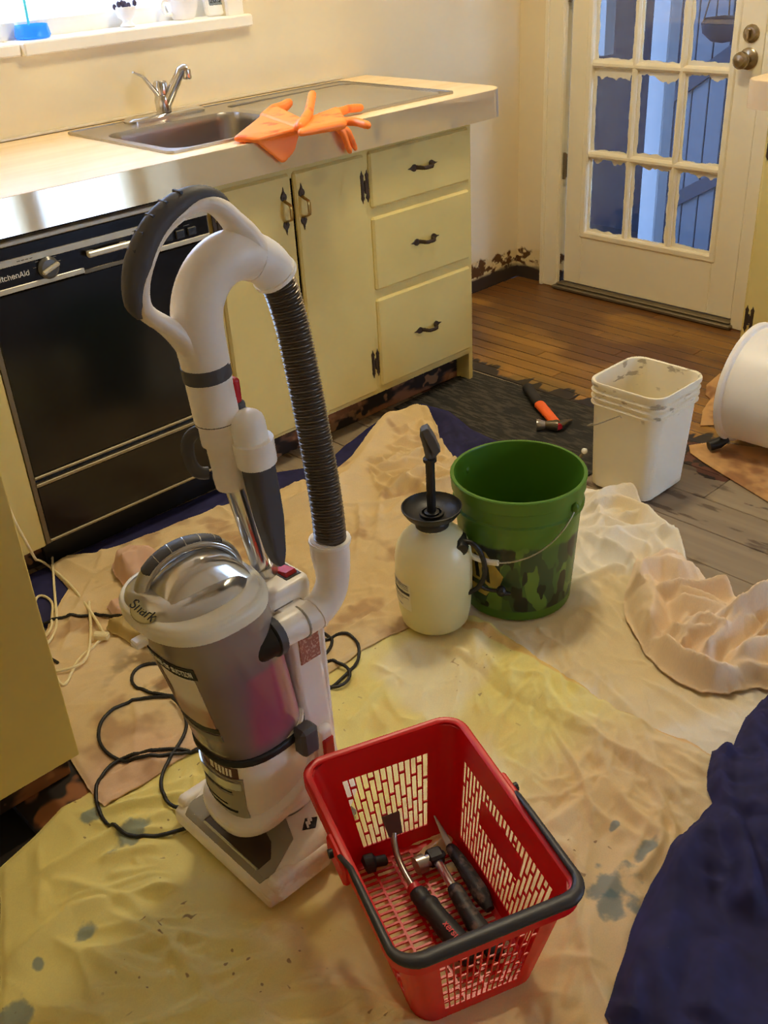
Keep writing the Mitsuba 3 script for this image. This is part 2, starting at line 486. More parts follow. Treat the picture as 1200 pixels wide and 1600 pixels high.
# kitchen window: jambs, casing, sash, sill board
w1 = struct('window_1', None, None, 'bright kitchen window above the sink')
mat('m_sash', (240, 238, 230), 0.4)
fr = [cbox(WX0, WX0 + 0.05, YW + 0.085, YW + 0.125, WZ0 + 0.03, WZ1), cbox(WX1 - 0.05, WX1, YW + 0.085, YW + 0.125, WZ0 + 0.03, WZ1), cbox(WX0, WX1, YW + 0.085, YW + 0.125, WZ1 - 0.05, WZ1),
      cbox(WX0, WX1, YW + 0.085, YW + 0.125, WZ0 + 0.03, WZ0 + 0.075), cbox(WX0, WX1, YW + 0.08, YW + 0.125, 1.56, 1.60)]
put(w1, 'sash', mj(*fr), 'm_sash', False)
put(w1, 'pane', wallbox(WX0 + 0.05, WX1 - 0.05, YW + 0.105, YW + 0.108, WZ0 + 0.075, 1.56), 'm_glass', False)
put(w1, 'pane', wallbox(WX0 + 0.05, WX1 - 0.05, YW + 0.105, YW + 0.108, 1.60, WZ1 - 0.05), 'm_glass', False)
put(w1, 'casing', mj(cbox(WX1 - 0.002, WX1 + 0.055, YW - 0.014, YW + 0.002, WZ0 + 0.032, WZ1 + 0.06), cbox(WX0 - 0.055, WX0 + 0.002, YW - 0.014, YW + 0.002, WZ0 + 0.032, WZ1 + 0.06)), 'm_sill', False)
sl = put(w1, 'sill', mj(cbox(1.312, 2.060, YW - 0.030, YW + 0.125, WZ0, WZ0 + 0.033, 0.004), cbox(0.80, 1.3105, YW - 0.014, YW + 0.125, WZ0 + 0.001, WZ0 + 0.031, 0.004)), 'm_sill', False)
mat('m_band_strip', (214, 206, 188), 0.3, metallic=0.3)
tb = struct('trim_1', cbox(0.60, 2.42, YW - 0.012, YW - 0.0005, ZC + 0.0005, ZC + 0.008, 0.002), 'm_band_strip', 'thin metal strip where the worktop meets the wall')

# ceiling lamp: a flush dome that lights the kitchen
lp = thing('ceiling_light', 'round flush glass ceiling lamp over the middle of the kitchen', 'ceiling light')
put(lp, 'base', lathe([(0.0, 0.0), (0.20, 0.0), (0.205, -0.012), (0.19, -0.024), (0.0, -0.024)], (LAMP_POS[0], LAMP_POS[1], ZT), 40), 'm_white_plastic')
dome = lathe([(0.0001, -0.095), (0.06, -0.092), (0.12, -0.078), (0.165, -0.052), (0.18, -0.025)], (LAMP_POS[0], LAMP_POS[1], ZT), 28)
put(lp, 'shade', dome, 'm_white_plastic', True, emitter={'type': 'area', 'radiance': {'type': 'rgb', 'value': list(LAMP_RGB)}})

# door wall: casing, leaf, glazing
cs = struct('trim_2', mj(cbox(XD - 0.022, XD, DY1 + 0.012, DY1 + 0.100, 0, DZ + 0.1, 0.004), cbox(XD - 0.030, XD - 0.02, DY1 + 0.082, DY1 + 0.100, 0, DZ + 0.1, 0.003), cbox(XD - 0.027, XD - 0.02, DY1 + 0.014, DY1 + 0.026, 0, DZ + 0.1, 0.002),
                         cbox(XD - 0.022, XD, DY0 - 0.10, DY0 - 0.008, 0, DZ + 0.1, 0.004), cbox(XD - 0.022, XD, DY0 - 0.10, DY1 + 0.1, DZ + 0.012, DZ + 0.1, 0.004)), 'm_trim', 'cream painted door casing')
struct('trim_3', mj(cbox(XD - 0.045, XD + 0.12, DY0 - 0.02, DY1 + 0.02, 0.0005, 0.016, 0.004), cbox(XD - 0.03, XD + 0.01, DY0 - 0.01, DY1 + 0.01, 0.016, 0.024, 0.003)), 'm_dull_trim', 'dull metal threshold under the glazed door')
dk = struct('door_1', None, None, 'cream painted door with nine or more small panes')
DX0, DX1 = XD + 0.002, XD + 0.046
LY = [1.848 + i * (2.428 - 1.848) / 3 for i in range(4)]      # muntin centres across the leaf
LZ = [0.2327 + 0.0, 0.5414, 0.8639, 1.1850, 1.5060, 1.8270]
lf = [cbox(DX0, DX1, DY0 + 0.003, LY[0], 0.026, DZ, 0.003), cbox(DX0, DX1, LY[3], DY1 - 0.003, 0.026, DZ, 0.003), cbox(DX0, DX1, LY[0] - 0.002, LY[3] + 0.002, 0.026, LZ[0], 0.003),
      cbox(DX0, DX1, LY[0] - 0.002, LY[3] + 0.002, LZ[5], DZ, 0.003)]
put(dk, 'leaf', mj(*lf), 'm_trim', False)
mt = []
for y in LY:
    mt.append(cbox(DX0 + 0.001, DX1 - 0.001, y - 0.0115, y + 0.0115, LZ[0], LZ[5], 0.007))
for z in LZ:
    mt.append(cbox(DX0 + 0.0, DX1 - 0.0, LY[0], LY[3], z - 0.0125, z + 0.0125, 0.008))
for y in (LY[0], LY[3]):
    mt.append(cbox(DX0 - 0.006, DX0 + 0.01, y - 0.013, y + 0.013, LZ[0] - 0.012, LZ[5] + 0.012, 0.005))
for z in (LZ[0], LZ[5]):
    mt.append(cbox(DX0 - 0.006, DX0 + 0.01, LY[0] - 0.013, LY[3] + 0.013, z - 0.013, z + 0.013, 0.005))
put(dk, 'muntin_grid', mj(*mt), 'm_trim', False)
mat('m_overpaint', (228, 222, 204), 0.5, True)
rp = np.random.default_rng(5)
for i in range(3):
    for j in range(5):
        y0, y1, z0, z1 = LY[i] + 0.011, LY[i + 1] - 0.011, LZ[j] + 0.012, LZ[j + 1] - 0.012
        put(dk, 'pane', wallbox(DX0 + 0.020, DX0 + 0.023, y0 - 0.004, y1 + 0.004, z0 - 0.004, z1 + 0.004), 'm_glass', False)
        # ragged paint left on the glass along each edge
        outer = sg.box(y0, z0, y1, z1)
        P = []
        mgs = [0.004 + 0.011 * rp.random() for _ in range(3)] + [0.010 + 0.022 * rp.random()]
        n = 26
        s = rp.integers(1000)
        for t in np.arange(n) / n:
            P.append((y0 + 0.01 + (y1 - y0 - 0.02) * t, z0 + mgs[0] + 0.014 * (meshkit.fbm(np.array([t * 5, s, 1.0]), 4) - 0.5)))
        for t in np.arange(n) / n:
            P.append((y1 - mgs[1] + 0.010 * (meshkit.fbm(np.array([t * 8, s, 2.0]), 3) - 0.5), z0 + 0.015 + (z1 - z0 - 0.03) * t))
        for t in np.arange(n) / n:
            P.append((y1 - 0.01 - (y1 - y0 - 0.02) * t, z1 - mgs[3] + 0.034 * (meshkit.fbm(np.array([t * 6, s, 3.0]), 4) - 0.5)))
        for t in np.arange(n) / n:
            P.append((y0 + mgs[2] + 0.010 * (meshkit.fbm(np.array([t * 8, s, 4.0]), 3) - 0.5), z1 - 0.015 - (z1 - z0 - 0.03) * t))
        clear = sg.Polygon(P).buffer(0)
        put(dk, 'paint_edge', prism(outer.difference(clear), 0.0006, frame((DX0 + 0.0192, 0, 0), (0, 1, 0), (0, 0, 1))), 'm_overpaint', False)
# hinges, knob, deadbolt
for z in (0.49, 1.12, 1.85):
    h = put(dk, 'hinge', mj(cbox(XD - 0.006, XD + 0.004, DY1 - 0.002, DY1 + 0.012, z - 0.045, z + 0.045, 0.001), sweep([(XD - 0.007, DY1 + 0.004, z - 0.05), (XD - 0.007, DY1 + 0.004, z + 0.05)], 0.006, 10)), 'm_dull_trim')
ky, kz = 1.795, 0.910
ax = lambda prof, y, z, n=28: (lambda t: (t.apply_transform(frame((DX0, y, z), (0, 1, 0), (0, 0, 1), (-1, 0, 0))), t)[1])(lathe(prof, n=n))
kn = put(dk, 'knob', ax([(0, 0), (0.033, 0), (0.034, 0.004), (0.028, 0.009), (0.013, 0.012), (0.012, 0.030), (0.022, 0.036), (0.027, 0.046), (0.026, 0.058), (0.018, 0.066), (0, 0.068)], ky, kz), 'm_nickel')
put(dk, 'deadbolt', mj(ax([(0, 0), (0.028, 0), (0.028, 0.006), (0.02, 0.014), (0, 0.015)], ky, 0.985), cbox(DX0 - 0.032, DX0 - 0.012, ky - 0.004, ky + 0.004, 0.970, 1.0, 0.003)), 'm_nickel')

# ------------------------------------------------------------------ built-in cabinets, worktop, sink, dishwasher
def spear(L, w):
    """outline of a pointed escutcheon, tip at +L, base at 0"""
    q = np.array([(0, -w * 0.35), (L * 0.10, -w * 0.8), (L * 0.28, -w), (L * 0.46, -w * 0.78), (L * 0.62, -w * 0.32), (L * 0.8, -w * 0.16), (L, 0)])
    return sg.Polygon(np.vstack([q, q[::-1][1:] * [1, -1]]))


def pull(parent, o, ex, ey, ez, L=0.118, bright=True):
    """spear-ended bow pull: ex along its length, ez out of the door"""
    M = frame(o, ex, ey, ez)
    a = prism(spear(0.036, 0.0105), 0.0032, bev=0.001)
    a.apply_translation((L / 2 - 0.036, 0, 0))
    b = a.copy()
    b.apply_transform(np.diag([-1.0, 1, 1, 1]))
    bow = sweep(spl([(-L / 2 + 0.034, 0, 0.003), (-L / 2 + 0.038, 0, 0.010), (-0.018, 0, 0.026), (0.0, 0, 0.0285), (0.018, 0, 0.026), (L / 2 - 0.038, 0, 0.010), (L / 2 - 0.034, 0, 0.003)], 26), 0.0026, 8, True, 2.3, up=(0, 1, 0))
    bow2 = mj(a, b)
    rv = mj(*[ball((s * (L / 2 - 0.028), 0, 0.004), (0.003, 0.003, 0.0018), 1) for s in (-1, 1)])
    for m in (bow, bow2, rv):
        m.apply_transform(M)
    h = put(parent, 'handle', mj(bow2, rv), 'm_iron', 30)
    put(h, 'bow', bow, 'm_brass' if bright else 'm_iron', 40)


def hinge_h(parent, x, z, L=0.088, y=None):
    """H hinge on a y = const front"""
    y = YF if y is None else y
    q = []
    for dx in (-0.0095, 0.0095):
        s = sg.box(-L * 0.30, -0.0048, L * 0.30, 0.0048).union(__import__('shapely').affinity.translate(spear(L * 0.24, 0.0062), L * 0.27, 0)).union(
            __import__('shapely').affinity.rotate(__import__('shapely').affinity.translate(spear(L * 0.24, 0.0062), L * 0.27, 0), 180, origin=(0, 0)))
        q.append(__import__('shapely').affinity.translate(s, 0, dx))
    q.append(sg.box(-L * 0.13, -0.011, L * 0.13, 0.011))
    s = shapely.union_all(q)
    put(parent, 'hinge', mj(prism(s, 0.0035, frame((x, y, z), (0, 0, 1), (1, 0, 0), (0, -1, 0)), 0.001), sweep([(x, y - 0.004, z - L * 0.2), (x, y - 0.004, z + L * 0.2)], 0.0028, 8)), 'm_iron', False)


FY = YF + 0.010      # face-frame plane, door fronts stand 10 mm proud of it
cb = thing('sink_cabinet', 'long cream yellow base cabinet under the sink, right of the dishwasher', 'cabinet')
fr = [cbox(1.412, 1.437, FY, FY + 0.02, 0.097, ZC - 0.0405, 0.001), cbox(1.95, 1.992, FY, FY + 0.02, 0.097, ZC - 0.0405, 0.001), cbox(2.372, 2.397, FY, FY + 0.02, 0.097, ZC - 0.0405, 0.001),
      cbox(1.412, 2.397, FY, FY + 0.02, 0.097, 0.13, 0.001), cbox(1.412, 2.397, FY, FY + 0.02, 0.80, ZC - 0.0405, 0.001), cbox(1.99, 2.39, FY, FY + 0.02, 0.63, 0.672, 0.001), cbox(1.99, 2.39, FY, FY + 0.02, 0.39, 0.43, 0.001),
      cbox(2.379, 2.397, FY, YW - 0.014, 0.0, ZC - 0.0405, 0.001), cbox(1.412, 1.430, FY + 0.01, YW - 0.014, 0.0, ZC - 0.0405, 0.001)]
put(cb, 'face_frame', mj(*fr), 'm_cabinet', False)
put(cb, 'carcass', mj(cbox(1.431, 2.378, FY + 0.021, YW - 0.003, 0.095, 0.12, 0.001), cbox(1.431, 2.378, FY + 0.024, FY + 0.03, 0.13, 0.80, 0)), 'm_dark_cavity', False)
put(cb, 'toe_kick', cbox(1.40, 2.378, YF + 0.065, YF + 0.08, 0.001, 0.094, 0.002), 'm_kick', False)
for i, (x0, x1, z0, z1) in enumerate([(1.432, 1.6875, 0.107, 0.815), (1.6975, 1.952, 0.110, 0.816)]):
    d = put(cb, 'door', cbox(x0, x1, YF, FY + 0.008, z0, z1, 0.006), 'm_cabinet', False)
    hx = x1 - 0.031 if i == 0 else x0 + 0.020
    pull(d, (hx, YF, 0.724), (0, 0, 1), (1, 0, 0), (0, -1, 0), 0.124)
    for z in (0.204, 0.731) if i else (0.198, 0.731):
        hinge_h(d, (x1 - 0.008) if i else x0 + 0.008, z)
for z0, z1, hz in [(0.664, 0.820, 0.746), (0.424, 0.638, 0.530), (0.118, 0.397, 0.252)]:
    d = put(cb, 'drawer', cbox(1.969, 2.381, YF, FY + 0.008, z0, z1, 0.006), 'm_cabinet', False)
    pull(d, (2.177, YF, hz), (1, 0, 0), (0, 0, 1), (0, -1, 0), 0.124, False)

# filler and the near return of the cabinets
fp = thing('corner_filler', 'cream yellow filler panel between the dishwasher and the near cabinet', 'panel')
put(fp, '', cbox(0.505, 0.812, YF - 0.004, YF + 0.016, 0.088, ZC - 0.0405, 0.002), 'm_cabinet', False)
fk = thing('filler_toe_kick', 'dark scraped kick board below the yellow filler panel', 'kick board')
put(fk, '', cbox(0.44, 0.825, YF + 0.066, YF + 0.08, 0.001, 0.086, 0.002), 'm_kick', False)
rc = thing('return_cabinet', 'olive yellow end of a base cabinet cut off at the edge of the picture', 'cabinet')
put(rc, 'end_panel', cbox(-0.118, 0.500, 1.424, 1.442, 0.088, ZC - 0.041, 0.002), 'm_cabinet', False)
put(rc, 'carcass', cbox(-0.117, 0.499, 1.443, YF - 0.006, 0.088, ZC - 0.041, 0.002), 'm_cabinet', False)
put(rc, 'toe_kick', mj(cbox(-0.117, 0.497, 1.486, 1.50, 0.001, 0.087, 0.002), cbox(0.43, 0.445, 1.50, YF - 0.01, 0.001, 0.087, 0.002)), 'm_kick', False)

# worktop: laminate with a bright edge band, rounded at its free end
XE = 2.527
a = np.linspace(0, np.pi / 2, 12)
front = [(-0.118, YC), (XE - 0.075, YC)] + [(XE - 0.075 + 0.075 * math.sin(t), YC + 0.075 - 0.075 * math.cos(t)) for t in a] + [(XE, YW - 0.0125), (-0.118, YW - 0.0125)]
SX0, SX1, SY0, SY1 = 1.362, 2.366, 2.186, 2.698
hole = sg.box(SX0 + 0.012, SY0 + 0.012, SX1 - 0.012, SY1 - 0.012)
lshape = sg.Polygon(front).union(sg.box(-0.118, 1.400, 0.520, YC + 0.01))
wt = thing('worktop', 'pale laminate worktop with a shiny edge band running along the sink wall', 'worktop')
put(wt, 'top', prism(lshape.difference(hole), 0.038, np.array([[1, 0, 0, 0], [0, 1, 0, 0], [0, 0, 1, ZC - 0.038], [0, 0, 0, 1.0]])), 'm_counter', False)
path = [(0.520, YC), (XE - 0.075, YC)] + [(XE - 0.075 + 0.075 * math.sin(t), YC + 0.075 - 0.075 * math.cos(t)) for t in a] + [(XE, YW - 0.0125)]
band = sg.LineString(path).buffer(0.0028, cap_style=2, join_style=1)
bm_ = prism(band, ZC - 0.0005 - ZE, np.array([[1, 0, 0, 0], [0, 1, 0, 0], [0, 0, 1, ZE], [0, 0, 0, 1.0]]))
V = np.array(bm_.vertices)
V[:, 1] += np.where(V[:, 1] < YC + 0.01, 0.055 * (V[:, 2] - ZC), 0)        # the band leans in slightly towards the top
bnd = put(wt, 'edge_band', tm(V, bm_.faces), 'm_band', 25, label='shiny metal-look edge band')
put(wt, 'edge_band', cbox(0.517, 0.5228, 1.399, YC, ZE, ZC - 0.0005, 0.001), 'm_band', False)
put(wt, 'band_seam', cbox(XE - 0.008, XE + 0.0036, YC + 0.052, YC + 0.056, ZE, ZC - 0.002, 0.0005), 'm_chrome', False)

# stainless sink: rim, bowl, ribbed drainboard
sk = thing('sink', 'stainless steel drop-in sink with one bowl and a long drainboard', 'sink')
BX0, BX1, BY0, BY1 = 1.392, 1.812, 2.208, 2.560
zr = ZC + 0.0035
outer = sg.Polygon(rrect((SX1 - SX0) / 2, (SY1 - SY0) / 2, 0.018) + [(SX0 + SX1) / 2, (SY0 + SY1) / 2])
bowlp = sg.Polygon(rrect((BX1 - BX0) / 2, (BY1 - BY0) / 2, 0.055) + [(BX0 + BX1) / 2, (BY0 + BY1) / 2])
DBX0, DBX1, DBY0, DBY1 = 1.850, 2.340, 2.212, 2.640
drainp = sg.Polygon(rrect((DBX1 - DBX0) / 2, (DBY1 - DBY0) / 2, 0.03) + [(DBX0 + DBX1) / 2, (DBY0 + DBY1) / 2])
put(sk, 'rim', mj(prism(outer.difference(bowlp).difference(drainp), 0.004, np.array([[1, 0, 0, 0], [0, 1, 0, 0], [0, 0, 1, ZC + 0.0006], [0, 0, 0, 1.0]]), 0.0015),
                  prism(outer.difference(outer.buffer(-0.010)), 0.0022, np.array([[1, 0, 0, 0], [0, 1, 0, 0], [0, 0, 1, ZC + 0.0044], [0, 0, 0, 1.0]]), 0.001)), 'm_steel', False)
R = []
for t, ins in [(0, 0), (0.006, 0.003), (0.02, 0.006), (0.145, 0.016), (0.165, 0.026), (0.172, 0.045), (0.176, 0.09)]:
    q = rrect((BX1 - BX0) / 2 - ins, (BY1 - BY0) / 2 - ins, max(0.055 - ins * 0.2, 0.03), 8)
    R.append(np.c_[q + [(BX0 + BX1) / 2, (BY0 + BY1) / 2], np.full(len(q), ZC + 0.0044 - t)])
b = loft(R, False)
V, F = np.asarray(b.vertices), np.asarray(b.faces)
nn = len(R[0])
cen = len(V)
V = np.vstack([V, R[-1].mean(0)])
F = np.vstack([F, [[(len(R) - 1) * nn + i, (len(R) - 1) * nn + (i + 1) % nn, cen] for i in range(nn)]])
scene['m_steel2'] = {'type': 'twosided', 'b': {'type': 'principled', 'base_color': rgb(176, 170, 162), 'roughness': 0.3, 'metallic': 1.0}}
bw = put(sk, 'bowl', tm(V, F), 'm_steel2', 50)
put(bw, 'drain', lathe([(0.0, 0.0), (0.02, 0.0), (0.03, 0.002), (0.042, 0.003), (0.045, 0.0), (0.0, -0.002)], ((BX0 + BX1) / 2, (BY0 + BY1) / 2, ZC - 0.170), 28), 'm_chrome')
g = np.linspace(0, 1, 41)
gx, gy = np.meshgrid(DBX0 - 0.006 + (DBX1 - DBX0 + 0.012) * g, DBY0 - 0.006 + (DBY1 - DBY0 + 0.012) * g)
e = np.minimum(np.minimum(gx - DBX0, DBX1 - gx), np.minimum(gy - DBY0, DBY1 - gy))
gz = ZC + 0.0042 - 0.007 * np.clip(e / 0.02, 0, 1) ** 0.8 - 0.004 * (DBX1 - gx) / (DBX1 - DBX0) + 0.0012 * np.sin((gy - DBY0) / 0.043 * 2 * np.pi) * np.clip(e / 0.05, 0, 1)
I = np.arange(41 * 41).reshape(41, 41)
put(sk, 'drainboard', tm(np.c_[gx.ravel(), gy.ravel(), gz.ravel()], np.stack([I[:-1, :-1].ravel(), I[:-1, 1:].ravel(), I[1:, 1:].ravel(), I[1:, :-1].ravel()], 1)), 'm_drain', True)

# faucet: deck plate, body, lever, angled spout
fx, fy = 1.655, 2.655
fc = thing('faucet', 'chrome single-lever faucet with an angled spout behind the sink bowl', 'faucet')
dp = loft([np.c_[rrect(0.130 - i, 0.028 - i * 0.8, 0.024 - i * 0.7, 8) + [fx, fy], np.full(32, ZC + z)] for z, i in ((0.0046, 0), (0.010, 0.0), (0.0155, 0.006), (0.018, 0.016))])
put(fc, 'deck_plate', dp, 'm_chrome', 40)
put(fc, 'body', mj(lathe([(0.0, 0.018), (0.022, 0.018), (0.0225, 0.05), (0.020, 0.060), (0.0195, 0.062), (0.0205, 0.064), (0.0205, 0.092), (0.016, 0.100), (0.0, 0.102)], (fx, fy, ZC), 28)), 'm_chrome')
tip = np.array([(1.706,2.600,1.035)][0])
s0 = np.array((fx + 0.004, fy - 0.004, ZC + 0.034))
sp = sweep(np.vstack([s0 + (tip + (-0.010, 0.004, 0.004) - s0) * t for t in np.linspace(0, 1, 10)] + [tip + (-0.002, 0.001, 0.008), tip + (0.006, -0.003, 0.006)]), np.r_[np.linspace(0.0155, 0.0130, 10), 0.0125, 0.0120], 14)
put(fc, 'spout', mj(sp, lathe([(0, 0), (0.0115, 0.0), (0.0125, -0.004), (0.0125, -0.022), (0.010, -0.026), (0, -0.026)], tip + (0.004, -0.002, 0.006), 20)), 'm_chrome', 40)
l0, l1, l2 = np.array((fx - 0.016, fy - 0.004, ZC + 0.066)), np.array([(1.596,2.640,1.032)][0]), np.array([(1.559,2.630,1.050)][0])
put(fc, 'lever', sweep(np.vstack([l0 + (l1 - l0) * t for t in np.linspace(0, 1, 8)] + [l1 + (-0.004, 0, 0.003), l1 * 0.5 + l2 * 0.5 + (0, 0, 0.001), l2]), np.r_[np.linspace(0.0085, 0.006, 8), 0.0055, 0.005, 0.004], 10, True, 0.7), 'm_chrome', 40)

# dishwasher
DW0, DW1 = 0.8235, 1.4085
DY = YF - 0.008
dw = thing('dishwasher', 'black built-in dishwasher with pale metal trim lines and a control panel', 'dishwasher')
put(dw, 'cabinet_body', cbox(DW0 + 0.003, DW1 - 0.003, DY + 0.024, YW - 0.06, 0.09, 0.86, 0.002), 'm_dark_cavity', False)
put(dw, 'side_trim', cbox(DW0 - 0.0105, DW0 + 0.002, DY + 0.002, DY + 0.03, 0.092, 0.80, 0.001), 'm_dull_trim', False)
put(dw, 'side_trim', cbox(DW1 - 0.002, DW1 + 0.003, DY + 0.002, DY + 0.03, 0.092, 0.83, 0.001), 'm_dull_trim', False)
put(dw, 'top_trim', cbox(DW0 - 0.002, DW1 + 0.004, DY - 0.004, DY + 0.024, 0.812, 0.8225, 0.002), 'm_panel_trim', False)
cp = put(dw, 'control_panel', cbox(DW0, DW1, DY, DY + 0.024, 0.713, 0.811, 0.002), 'm_black_gloss', False)
put(cp, 'upper_strip', cbox(DW0, DW1, DY - 0.004, DY + 0.002, 0.770, 0.785, 0.001), 'm_panel_trim', False)
lx = 1.058
put(cp, 'lower_strip', cbox(DW0, lx, DY - 0.004, DY + 0.002, 0.7135, 0.7255, 0.001), 'm_panel_trim', False)
put(cp, 'lower_strip', cbox(1.175, DW1, DY - 0.004, DY + 0.002, 0.7135, 0.7255, 0.001), 'm_panel_trim', False)
put(cp, 'lower_strip', cbox(lx, 1.175, DY - 0.001, DY + 0.004, 0.7095, 0.7195, 0.001), 'm_dull_trim', False)
put(cp, 'latch', mj(cbox(1.066, 1.182, DY - 0.022, DY - 0.010, 0.748, 0.7615, 0.003), cbox(1.072, 1.09, DY - 0.012, DY + 0.002, 0.748, 0.760, 0.001), cbox(1.158, 1.176, DY - 0.012, DY + 0.002, 0.748, 0.760, 0.001)), 'm_panel_trim', False)
kb = lathe([(0, 0), (0.024, 0), (0.025, 0.006), (0.019, 0.012), (0, 0.013)], n=28)
kb.apply_transform(frame((0.974, DY, 0.747), (1, 0, 0), (0, 0, 1), (0, -1, 0)))
k_ = put(cp, 'dial', kb, 'm_dial')
kg = cbox(-0.023, 0.023, -0.005, 0.005, 0.010, 0.020, 0.003)
kg.apply_transform(frame((0.974, DY, 0.747), np.array((0.94, 0, 0.33)), np.array((-0.33, 0, 0.94)), (0, -1, 0)))
put(k_, 'grip', kg, 'm_panel_trim', False)
tx = meshkit.text_mesh('KitchenAid', 0.0115, 0.0006, True)
tx.apply_translation((-tx.bounds[1][0], 0, 0))
tx.apply_transform(frame((0.929, DY - 0.0001, 0.7415), (1, 0, 0), (0, 0, 1), (0, -1, 0)))
mat('m_silver_ink', (206, 202, 194), 0.4)
put(cp, 'lettering', tx, 'm_silver_ink', False)
ticks = [cbox(0.974 + 0.031 * math.cos(t) - 0.004, 0.974 + 0.031 * math.cos(t) + 0.004, DY - 0.0006, DY + 0.001, 0.747 + 0.026 * math.sin(t) - 0.0009, 0.747 + 0.026 * math.sin(t) + 0.0009, 0) for t in np.linspace(0.3, 2.9, 6)]
ticks += [cbox(1.21 + 0.032 * i, 1.226 + 0.032 * i, DY - 0.0006, DY + 0.001, 0.757, 0.7585, 0) for i in range(5)] + [cbox(0.905 + 0.010 * i, 0.912 + 0.010 * i, DY - 0.0046, DY - 0.003, 0.776, 0.778, 0) for i in range(4)] + \
         [cbox(1.195 + 0.009 * i, 1.201 + 0.009 * i, DY - 0.0046, DY - 0.003, 0.776, 0.778, 0) for i in range(5)]
put(cp, 'markings', mj(*ticks), 'm_dull_trim', False)
for i in range(5):
    put(cp, 'push_button', cbox(1.208 + 0.034 * i, 1.234 + 0.034 * i, DY - 0.006, DY + 0.002, 0.732, 0.752, 0.002), 'm_black', False)
put(dw, 'door_panel', cbox(DW0 + 0.001, DW1 - 0.001, DY, DY + 0.024, 0.277, 0.7095, 0.002), 'm_black_gloss', False)
put(dw, 'trim_line', cbox(DW0, DW1, DY - 0.003, DY + 0.02, 0.2685, 0.2755, 0.0015), 'm_line_trim', False)
put(dw, 'trim_line', cbox(DW0, DW1, DY - 0.003, DY + 0.02, 0.2475, 0.2565, 0.0015), 'm_line_trim', False)
put(dw, 'seam', cbox(DW0, DW1, DY + 0.010, DY + 0.02, 0.2565, 0.2685, 0), 'm_black', False)
put(dw, 'lower_panel', cbox(DW0 + 0.001, DW1 - 0.001, DY, DY + 0.024, 0.104, 0.247, 0.002), 'm_black_gloss', False)
put(dw, 'trim_line', cbox(DW0, DW1, DY - 0.003, DY + 0.02, 0.0965, 0.1035, 0.0015), 'm_line_trim', False)
put(dw, 'toe_kick', cbox(DW0, DW1, DY + 0.06, DY + 0.075, 0.001, 0.0955, 0.001), 'm_black', False)

# the opposite run of cabinets by the door
oc = thing('door_side_cabinet', 'yellow base cabinet with dark hinges beside the glazed door', 'cabinet')
OX, OY = 2.962, 1.508
put(oc, 'carcass', mj(cbox(OX + 0.0185, XD - 0.002, -0.55, OY, 0.09, ZE - 0.001, 0.002)), 'm_cabinet', False)
put(oc, 'toe_kick', cbox(OX + 0.07, XD - 0.002, -0.54, OY - 0.002, 0.001, 0.0895, 0.001), 'm_kick', False)


def hinge_x(parent, y, z, L=0.088):
    n0 = len(scene)
    hinge_h(parent, 0, 0, L, 0)
    k = list(scene)[-1]
    v, f, *_ = meshkit.WRITTEN[scene[k]['filename']]
    t = tm(v, f)
    t.apply_transform(frame((OX, y, z), (0, -1, 0), (1, 0, 0), (0, 0, 1)))
    scene[k] = mikit.ply(t, 'm_iron', smooth=False)


for y1, y0, za, zb in [(OY - 0.012, 1.07, 0.105, 0.815), (1.06, 0.60, 0.105, 0.815)]:
    d = put(oc, 'door', cbox(OX, OX + 0.018, y0, y1, za, zb, 0.005), 'm_cabinet', False)
    for z in (0.20, 0.735):
        hinge_x(d, y1 - 0.020, z)
    pull(d, (OX, y0 + 0.03, 0.66), (0, 0, 1), (0, -1, 0), (-1, 0, 0), 0.124)
ow = thing('door_side_worktop', 'pale laminate worktop end with a rounded corner beside the door knob', 'worktop')
WX, WY = 2.922, 1.572
P = [(XD - 0.002, -0.56), (WX, -0.56), (WX, WY - 0.06)] + [(WX + 0.06 - 0.06 * math.cos(t), WY - 0.06 + 0.06 * math.sin(t)) for t in a] + [(XD - 0.002, WY)]
put(ow, 'top', prism(sg.Polygon(P), 0.078, np.array([[1, 0, 0, 0], [0, 1, 0, 0], [0, 0, 1, ZE + 0.0005], [0, 0, 0, 1.0]])), 'm_counter', 25)
bl = sg.LineString(P[1:]).buffer(0.0025, cap_style=2, join_style=1)
mat('m_band_pale', (216, 194, 160), 0.4)
put(ow, 'edge_band', prism(bl, 0.077, np.array([[1, 0, 0, 0], [0, 1, 0, 0], [0, 0, 1, ZE], [0, 0, 0, 1.0]])), 'm_band_pale', 25)

# ------------------------------------------------------------------ drop cloths: draped height fields laid over one another
LAYERS, PADS = [], []          # cloths laid so far; flat places under what stands on them


def seg_d(X, Y, a, b):
    a, b = np.asarray(a, float), np.asarray(b, float)
    d = b - a
    t = np.clip(((X - a[0]) * d[0] + (Y - a[1]) * d[1]) / (d @ d), 0, 1)
    side = (X - a[0]) * d[1] - (Y - a[1]) * d[0]
    return np.hypot(X - a[0] - t * d[0], Y - a[1] - t * d[1]), np.sign(side), t


def folds(X, Y, items):
    """ridges along polylines: (points, height, width[, asymmetry])"""
    Z = np.zeros_like(X)
    for it in items:
        pts, h, w = it[:3]
        asym = it[3] if len(it) > 3 else 1.0
        best, sd = np.full_like(X, 9.0), np.zeros_like(X)
        along = np.zeros_like(X)
        n = len(pts) - 1
        for k in range(n):
            d, s, t = seg_d(X, Y, pts[k], pts[k + 1])
            m = d < best
            best, sd, along = np.where(m, d, best), np.where(m, s, sd), np.where(m, (k + t) / n, along)
        ww = np.where(sd > 0, w * asym, w)
        taper = np.clip(np.minimum(along, 1 - along) * 5 + 0.25, 0, 1)
        Z = np.maximum(Z, h * taper * np.exp(-(best / ww) ** 1.45))
    return Z


